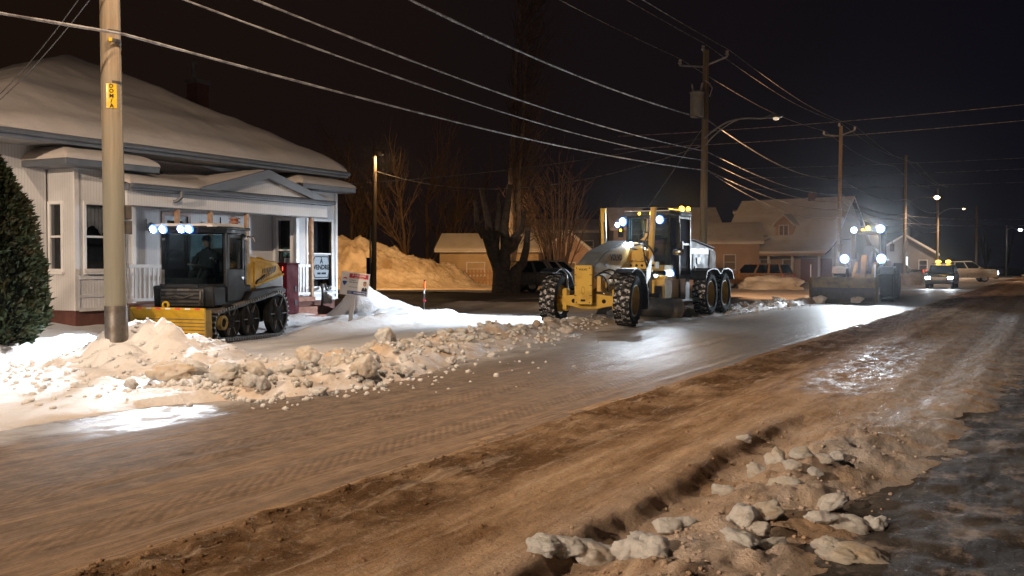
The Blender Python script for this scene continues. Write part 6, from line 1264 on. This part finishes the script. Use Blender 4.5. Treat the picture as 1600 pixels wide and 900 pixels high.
cs = car("oncoming_car", (-7.3, 80.0, .0), math.pi, "dark oncoming car with two bright headlights and amber roof beacons", "car", "car_dark", suv_prof, [(-2.2, 1.0), (-2.0, 1.60), (-.2, 1.72), (.45, 1.64), (1.15, 1.0)], 4.6, 1.9, .38, (-1.38, 1.42), [.28, .58], light=420)
ab = MB().box(-.75, .75, -.6, -.3, 1.70, 1.78).build("light_bar", "lamp_shell", cs, bevel=.02)
for x in (-.36, .30): MB().ball((x, -.45, 1.90), (.18, .12, .11), 12, 8).build("lens", "lamp_amber", ab, True)
point(ab, (0, -.2, 2.5), 60, (1, .6, .05), .1)
wt_prof = [(-3.25, .55), (-3.25, 1.28), (.75, 1.28), (2.9, 1.22), (3.15, 1.05), (3.15, .45)]
wt = car("white_pickup", (-8.2, 108.0, .0), R(-76), "cream white pickup crossing the street behind the oncoming car", "pickup truck", "car_white", wt_prof, [(-.75, 1.26), (-.65, 1.98), (.85, 2.02), (1.85, 1.26)], 6.0, 1.98, .42, (-1.85, 1.95), [.48], bed=True)
MB().box(-.85, .85, -3.15, -.8, 1.10, 1.292).build("bed_floor", "cab_inside", wt)
for x in (-1, 1): MB().box(x * .82 - .16, x * .82 + .165, 3.13, 3.18, .78, 1.04).build("lit_headlight", "lamp_white", wt)
MB().box(-1.0, -.84, -3.28, -3.23, .92, 1.16).box(.84, 1.0, -3.28, -3.23, .92, 1.16).build("lit_tail_light", "lamp_red", wt)
MB().ball((-.98, 1.25, 1.42), (.10, .12, .10), 8, 6).build("spot_lamp", "lamp_soft", wt); spot(wt, (0, 3.2, .9), (0, 14, -.5), 250, WHITE, 80, .8)
car("parked_car", (-23.3, 60.5, .05), R(-65), "black car parked behind the grader's left wheel, right of the grey pickup", "car", "car_dark", suv_prof, [(-2.2, 1.0), (-1.95, 1.66), (-.2, 1.78), (.5, 1.66), (1.15, 1.0)], 4.6, 1.86, .37, (-1.38, 1.42), [.28, .58])
car("dark_pickup", (-15.6, 121.0, .05), R(-80), "dark parked car beside the wooden pole beyond the loader", "car", "car_dark", pk_prof, [(-.6, 1.10), (-.5, 1.80), (.55, 1.84), (1.35, 1.10)], 5.3, 1.9, .39, (-1.65, 1.65), [.5], bed=True)

# ---------------------------------------------------------------- real estate sign, marker stake
S = empty("estate_sign", (-16.55, 22.0, .30), R(34), "white for sale board with red and blue bands, planted in the bright snow", "sign")
S.rotation_euler = (0, R(7), R(34))
MB().box(-.055, .055, -.03, .03, -.3, .62).build("post", "white_trim", S, bevel=.006)
bd = MB().box(-.37, .37, -.075, -.03, .58, 1.19).build("board", "paper_white", S, bevel=.006)
f = -.0785
def flat(mat, x0, x1, z0, z1, nm="band", d=0): return MB().box(x0, x1, f - d - .0015, f - d, z0, z1).build(nm, mat, bd)
flat("print_red", -.16, .34, 1.04, 1.16); flat("print_blue", -.17, .34, .61, .70); flat("print_grey", -.155, -.055, .62, .69, d=.002)
def let(txt, size, mat, x, z, b=.0): obj("lettering", text_me(txt, size, mat, bold=b), bd, (x, f - .003, z), (R(90), 0, 0))
def strokes(x0, x1, z, h, mat, n):      # print too small to read in the photograph: short dashes only
    q = MB(); rq = random.Random(n)
    for i in range(n):
        a = x0 + (x1 - x0) * i / n; q.box(a, a + (x1 - x0) / n * .72, f - .0045, f - .003, z + h * rq.uniform(0, .2), z + h * rq.uniform(.75, 1))
    tag(q.build("small_print", mat, bd), kind='stuff')
let("À VENDRE", .075, "paper_white", .09, 1.115, .002); strokes(-.02, .22, 1.055, .016, "paper_white", 9)
strokes(-.15, .02, .972, .026, "print_grey", 7); strokes(-.15, .09, .915, .030, "print_grey", 9); strokes(-.15, .08, .79, .020, "print_grey", 10); strokes(.0, .32, .635, .040, "paper_white", 11)
mb = MB()                                            # balloon: red cap, white belt, blue basket half
def disc(a0, a1, cx, cz, rx, rz, mat, inner=None):
    n = 10; P = [(cx + rx * math.cos(R(a0 + (a1 - a0) * i / n)), cz + rz * math.sin(R(a0 + (a1 - a0) * i / n))) for i in range(n + 1)]
    if inner: P += [(x, z) for x, z in inner]
    MB().prism(P, 'y', f - .002, f).build("emblem", mat, bd)
disc(20, 160, -.265, .975, .062, .07, "print_red", [(-.30, 1.0), (-.265, 1.012), (-.23, 1.0)])
MB().prism([(-.325, .935), (-.295, .945), (-.235, .945), (-.205, .935), (-.215, .90), (-.255, .83), (-.275, .83), (-.315, .90)], 'y', f - .002, f).build("emblem", "print_blue", bd)
MB().prism([(.19, .71), (.34, .71), (.335, .79), (.30, .82), (.24, .82), (.20, .79)], 'y', f - .002, f).build("portrait", "print_navy", bd)
disc(0, 360, .265, .905, .042, .06, "print_skin"); disc(0, 180, .265, .925, .046, .055, "dark_hair", [(.225, .93), (.265, .945), (.305, .93)])
MB().prism([(.255, .82), (.285, .82), (.27, .76)], 'y', f - .004, f - .002).build("portrait_collar", "paper_white", bd)
K = empty("marker_stake", (-17.5, 27.0, .12), 0, "slim orange topped plastic marker stake standing in the snow right of the for sale board", "marker")
MB().cyl((0, 0, -.2), (.04, 0, .86), .022, .022, 10).build("rod", "dark_steel", K, True); MB().cyl((.04, 0, .82), (.049, 0, 1.06), .04, .035, 10).build("cap", "orange_plastic", K, True); MB().cyl((.049, 0, 1.06), (.05, 0, 1.10), .03, n=10).build("tip", "black_paint", K)
MB().cyl((.030, 0, .66), (.036, 0, .80), .026, n=10).build("white_band", "paper_white", K); MB().cyl((.019, 0, .42), (.023, 0, .50), .032, n=10).build("red_band", "print_red", K)
MB().box(-.01, .07, -.02, .02, .42, .47).build("flag", "print_red", K)
# ---------------------------------------------------------------- broken snow and ice lumps
CH = [chunk_mesh(100 + i, 4, 5) for i in range(14)]; CL = [chunk_mesh(300 + i, 3, 5) for i in range(10)]
rc = random.Random(5)
def ground_z(x, y):
    X, Y = np.array([float(x)]), np.array([float(y)])
    c = [float(verge_h(X, Y)[0])] if x < -8.2 else []
    if -14 < x < -4.3: c.append(float(road_h(X, Y)[0]))
    if x > -4.95: c.append(float(shoulder_h(X, Y)[0])); c.append(float(asphalt_h(X, Y)[0])) if x > -1.9 else None
    return max(c)
def lump(x, y, r, label, group, mesh=None, sink=.3, flat_=1.0, name="snow_chunk"):
    o = obj(name, mesh or rc.choice(CH if r > .11 else CL), None, (x, y, ground_z(x, y) + r * .8 * flat_ * (1 - sink * 1.1)), (rc.uniform(-.35, .35), rc.uniform(-.35, .35), rc.uniform(0, 6.28)))
    o.scale = (r * rc.uniform(.85, 1.2), r * rc.uniform(.85, 1.15), r * flat_ * rc.uniform(.85, 1.15)); return tag(o, label, "snow chunk", group)
# single out blocks one can point at
g1 = "big snow blocks beside the nearest pole"
lump(*gp(268, 606)[:2], .27, "large grey ice slab with brown base, right of the tiny snow cube", g1, CH[3], .2, .75); lump(*gp(300, 596)[:2], .20, "rounded snow block leaning on the large grey ice slab", g1, CH[5], .3)
lump(*gp(203, 614)[:2], .095, "tiny isolated snow cube on the bright snow left of the ice slab", g1, CH[1], .1)
lump(*gp(572, 600)[:2], .21, "largest clean white block at the road edge of the windrow", "snow lumps of the windrow left by the blades", CH[0], .15, 1.15)
lump(*gp(600, 560)[:2], .20, "tall tan snow block at the crest of the windrow", "snow lumps of the windrow left by the blades", CH[2], .2, 1.1)
lump(*gp(480, 592)[:2], .17, "pale snow block at the windrow's left half, behind smaller lumps", "snow lumps of the windrow left by the blades", CH[7], .25); lump(*gp(345, 618)[:2], .16, "leftmost white block of the windrow by the wet ice", "snow lumps of the windrow left by the blades", CH[8], .25)
gw = "snow lumps of the windrow left by the blades"
def along(t):
    Y = WIND[0][0] + 1.0 + t; return np.interp(Y, [p[0] for p in WIND], [p[1] for p in WIND]), Y
n = 0
while n < 190:
    y = 10.0 + (rc.random() ** 1.5) * 9.5; xc = float(np.interp(y, [p[0] for p in WIND], [p[1] for p in WIND])); wd = float(np.interp(y, [10, 11, 15, 19.5], [.6, .95, .8, .5])); x = xc + rc.gauss(.15, wd * .62)
    if x > float(np.interp(y, [9, 10.5, 13, 16, 20], [-9.0, -8.35, -8.0, -8.9, -9.8])): continue
    r = min(.14, .045 + rc.expovariate(1 / .034)); lump(x, y, r, "one of the many sandy or white lumps heaped in the windrow before the plow", gw, sink=.58, flat_=rc.uniform(.75, 1)); n += 1
n = 0
while n < 62:
    y = 19 + rc.random() * 24; xc = float(np.interp(y, [p[0] for p in WIND], [p[1] for p in WIND])); x = xc + rc.gauss(.05, .28)
    r = min(.17, .055 + rc.expovariate(1 / .035)); lump(x, y, r, "one of the grey lumps strung out along the low windrow beside and under the grader", "lumps of the far windrow beside the grader", sink=.35, flat_=.85); n += 1
for i, (px, py, r) in enumerate(((1300, 470, .42), (1318, 471, .45), (1280, 474, .30), (1340, 474, .32), (1262, 470, .26), (1332, 468, .34))):
    x, y = gp(px, py)[:2]; lump(x, y, r, "one of the snow lumps rolling in front of the loader's plough blade", "lumps in front of the loader blade", flat_=.8)
near = [(880, 893, .17), (925, 888, .20), (985, 884, .19), (1010, 868, .14), (1045, 848, .17), (1070, 842, .12), (1020, 900, .14), (1165, 846, .20), (1200, 838, .15), (1188, 862, .13), (1165, 884, .13), (1205, 876, .10), (1230, 786, .14), (1255, 757, .13), (1240, 772, .10), (1298, 806, .16), (1285, 834, .19), (1330, 832, .17), (1368, 828, .11), (1292, 866, .10), (1345, 878, .18), (1310, 884, .11), (1182, 758, .12), (1213, 748, .14), (1140, 800, .10), (1165, 712, .10), (1130, 776, .11), (850, 900, .13), (1275, 775, .09), (1290, 758, .10), (1310, 745, .08)]
ln = ["flat topped pale snow lump", "rounded grey snow lump", "jagged sandy snow lump", "low broad snow lump"]
own = {0: "leftmost pale lump of the cluster cut by the picture's bottom edge", 1: "wide lump second from the left along the picture's bottom edge", 2: "lump third from the left along the bottom edge, before the dark rut", 4: "round pale lump just above the bottom edge cluster, beside the rut", 7: "tallest knobbly snow lump in the middle of the near shoulder heap", 10: "flat lump on the bottom edge below the tallest knobbly lump", 12: "snow lump half way up the near shoulder heap", 15: "pale lump nearest the dark pavement, upper of the right hand group", 16: "flat slab in the right hand group of the near shoulder lumps", 18: "rightmost snow lump, lying at the edge of the dark pavement", 20: "broad flat slab lowest in the right hand group by the dark pavement", 25: "small isolated white lump at the far end of the rut"}
for i, (px, py, r) in enumerate(near):
    x, y = gp(px, py)[:2]; lump(x, y, r * .72, own.get(i, "one of the smaller half melted lumps scattered over the near shoulder heap"), "snow lumps on the near shoulder", CH[i % 12], .5, (.5 if i in (13, 16, 17, 20) else .72))
# crumbs too many to count
def crumbs(name, pts, mat="chunk_snow"):
    V0, F0 = ico(2); V, F = [], []
    for (x, y, r) in pts:
        r = min(r, .04 if x < -6.5 else .014)
        k = len(V); sx, sy, sz = r * rc.uniform(.8, 1.3), r * rc.uniform(.8, 1.3), r * rc.uniform(.6, 1.0); a = rc.uniform(0, 6.28); c, s = math.cos(a), math.sin(a); z = ground_z(x, y) + sz * .45
        o3 = Vector((rc.uniform(0, 90), rc.uniform(0, 90), rc.uniform(0, 90))); j = [1 + .55 * mnoise.noise(Vector(p) * 1.6 + o3) for p in V0]
        V += [(x + (p[0] * sx * c - p[1] * sy * s) * q, y + (p[0] * sx * s + p[1] * sy * c) * q, z + p[2] * sz * q) for p, q in zip(V0, j)]; F += [tuple(i + k for i in f) for f in F0]
    me = bpy.data.meshes.new(name); me.from_pydata(V, [], F); me.materials.append(M[mat]); me.polygons.foreach_set('use_smooth', [True] * len(F)); return tag(obj(name, me), kind='stuff')
pts = []
for _ in range(1000):
    y = 9.6 + rc.random() ** 1.6 * 12; xc = float(np.interp(y, [p[0] for p in WIND], [p[1] for p in WIND])); pts.append((xc + rc.gauss(.1, .6), y, .012 + rc.expovariate(1 / .018)))
for _ in range(500):
    y = 19 + rc.random() * 24; xc = float(np.interp(y, [p[0] for p in WIND], [p[1] for p in WIND])); pts.append((xc + rc.gauss(.05, .4), y, .03 + rc.expovariate(1 / .03)))
for _ in range(350):
    pts.append((rc.gauss(-12.6, 1.5), rc.gauss(11.0, 1.5), .015 + rc.expovariate(1 / .03)))
for _ in range(45):
    y = 9 + rc.random() * 7; pts.append((-8.4 + rc.expovariate(1 / .35), y, .008 + rc.expovariate(1 / .010)))
crumbs("snow_crumbs", [p for p in pts if p[0] < -6.5])
pts = []
for _ in range(420):
    y = 3.6 + rc.random() ** 1.5 * 16; pts.append((-4.45 + rc.gauss(0, .16), y, .004 + rc.expovariate(1 / .006)))
for _ in range(350):
    y = 4.5 + rc.random() ** 1.3 * 6; pts.append((-1.75 + rc.gauss(0, .35), y, .006 + rc.expovariate(1 / .009)))
for _ in range(120):
    y = 4 + rc.random() ** 1.3 * 16; pts.append((-3.2 + rc.gauss(0, .8), y, .004 + rc.expovariate(1 / .007)))
crumbs("slush_crumbs", [p for p in pts if -4.9 < p[0] < 0], "shoulder_slush")
# low snow bank in front of the bronze car and banks at the far corner
for nm, (x, y), (sx, sy, sz), lb in (("snow_bank", (-16.2, 66.0), (2.3, .8, 1.0), "low orange lit snow bank in front of the bronze car"), ("snow_bank", (-10.6, 91.0), (1.6, 1.3, 1.2), "small tan snow bank left of the oncoming car's headlights"), ("snow_bank", (1.6, 118.0), (5.0, 2.0, 1.1), "long dim snow bank beyond the white pickup's bonnet")):
    o = obj(nm, chunk_mesh(int(500 + 3 * abs(x) + y), 4, 3, "pile_snow"), None, (x, y, .1), (0, 0, .1)); o.scale = (sx, sy, sz); tag(o, lb, "snow bank")
# ---------------------------------------------------------------- night air
hz = MB().box(-70, 14, -24, 190, -1.2, 24).build("haze", "haze_air"); tag(hz, kind='stuff')
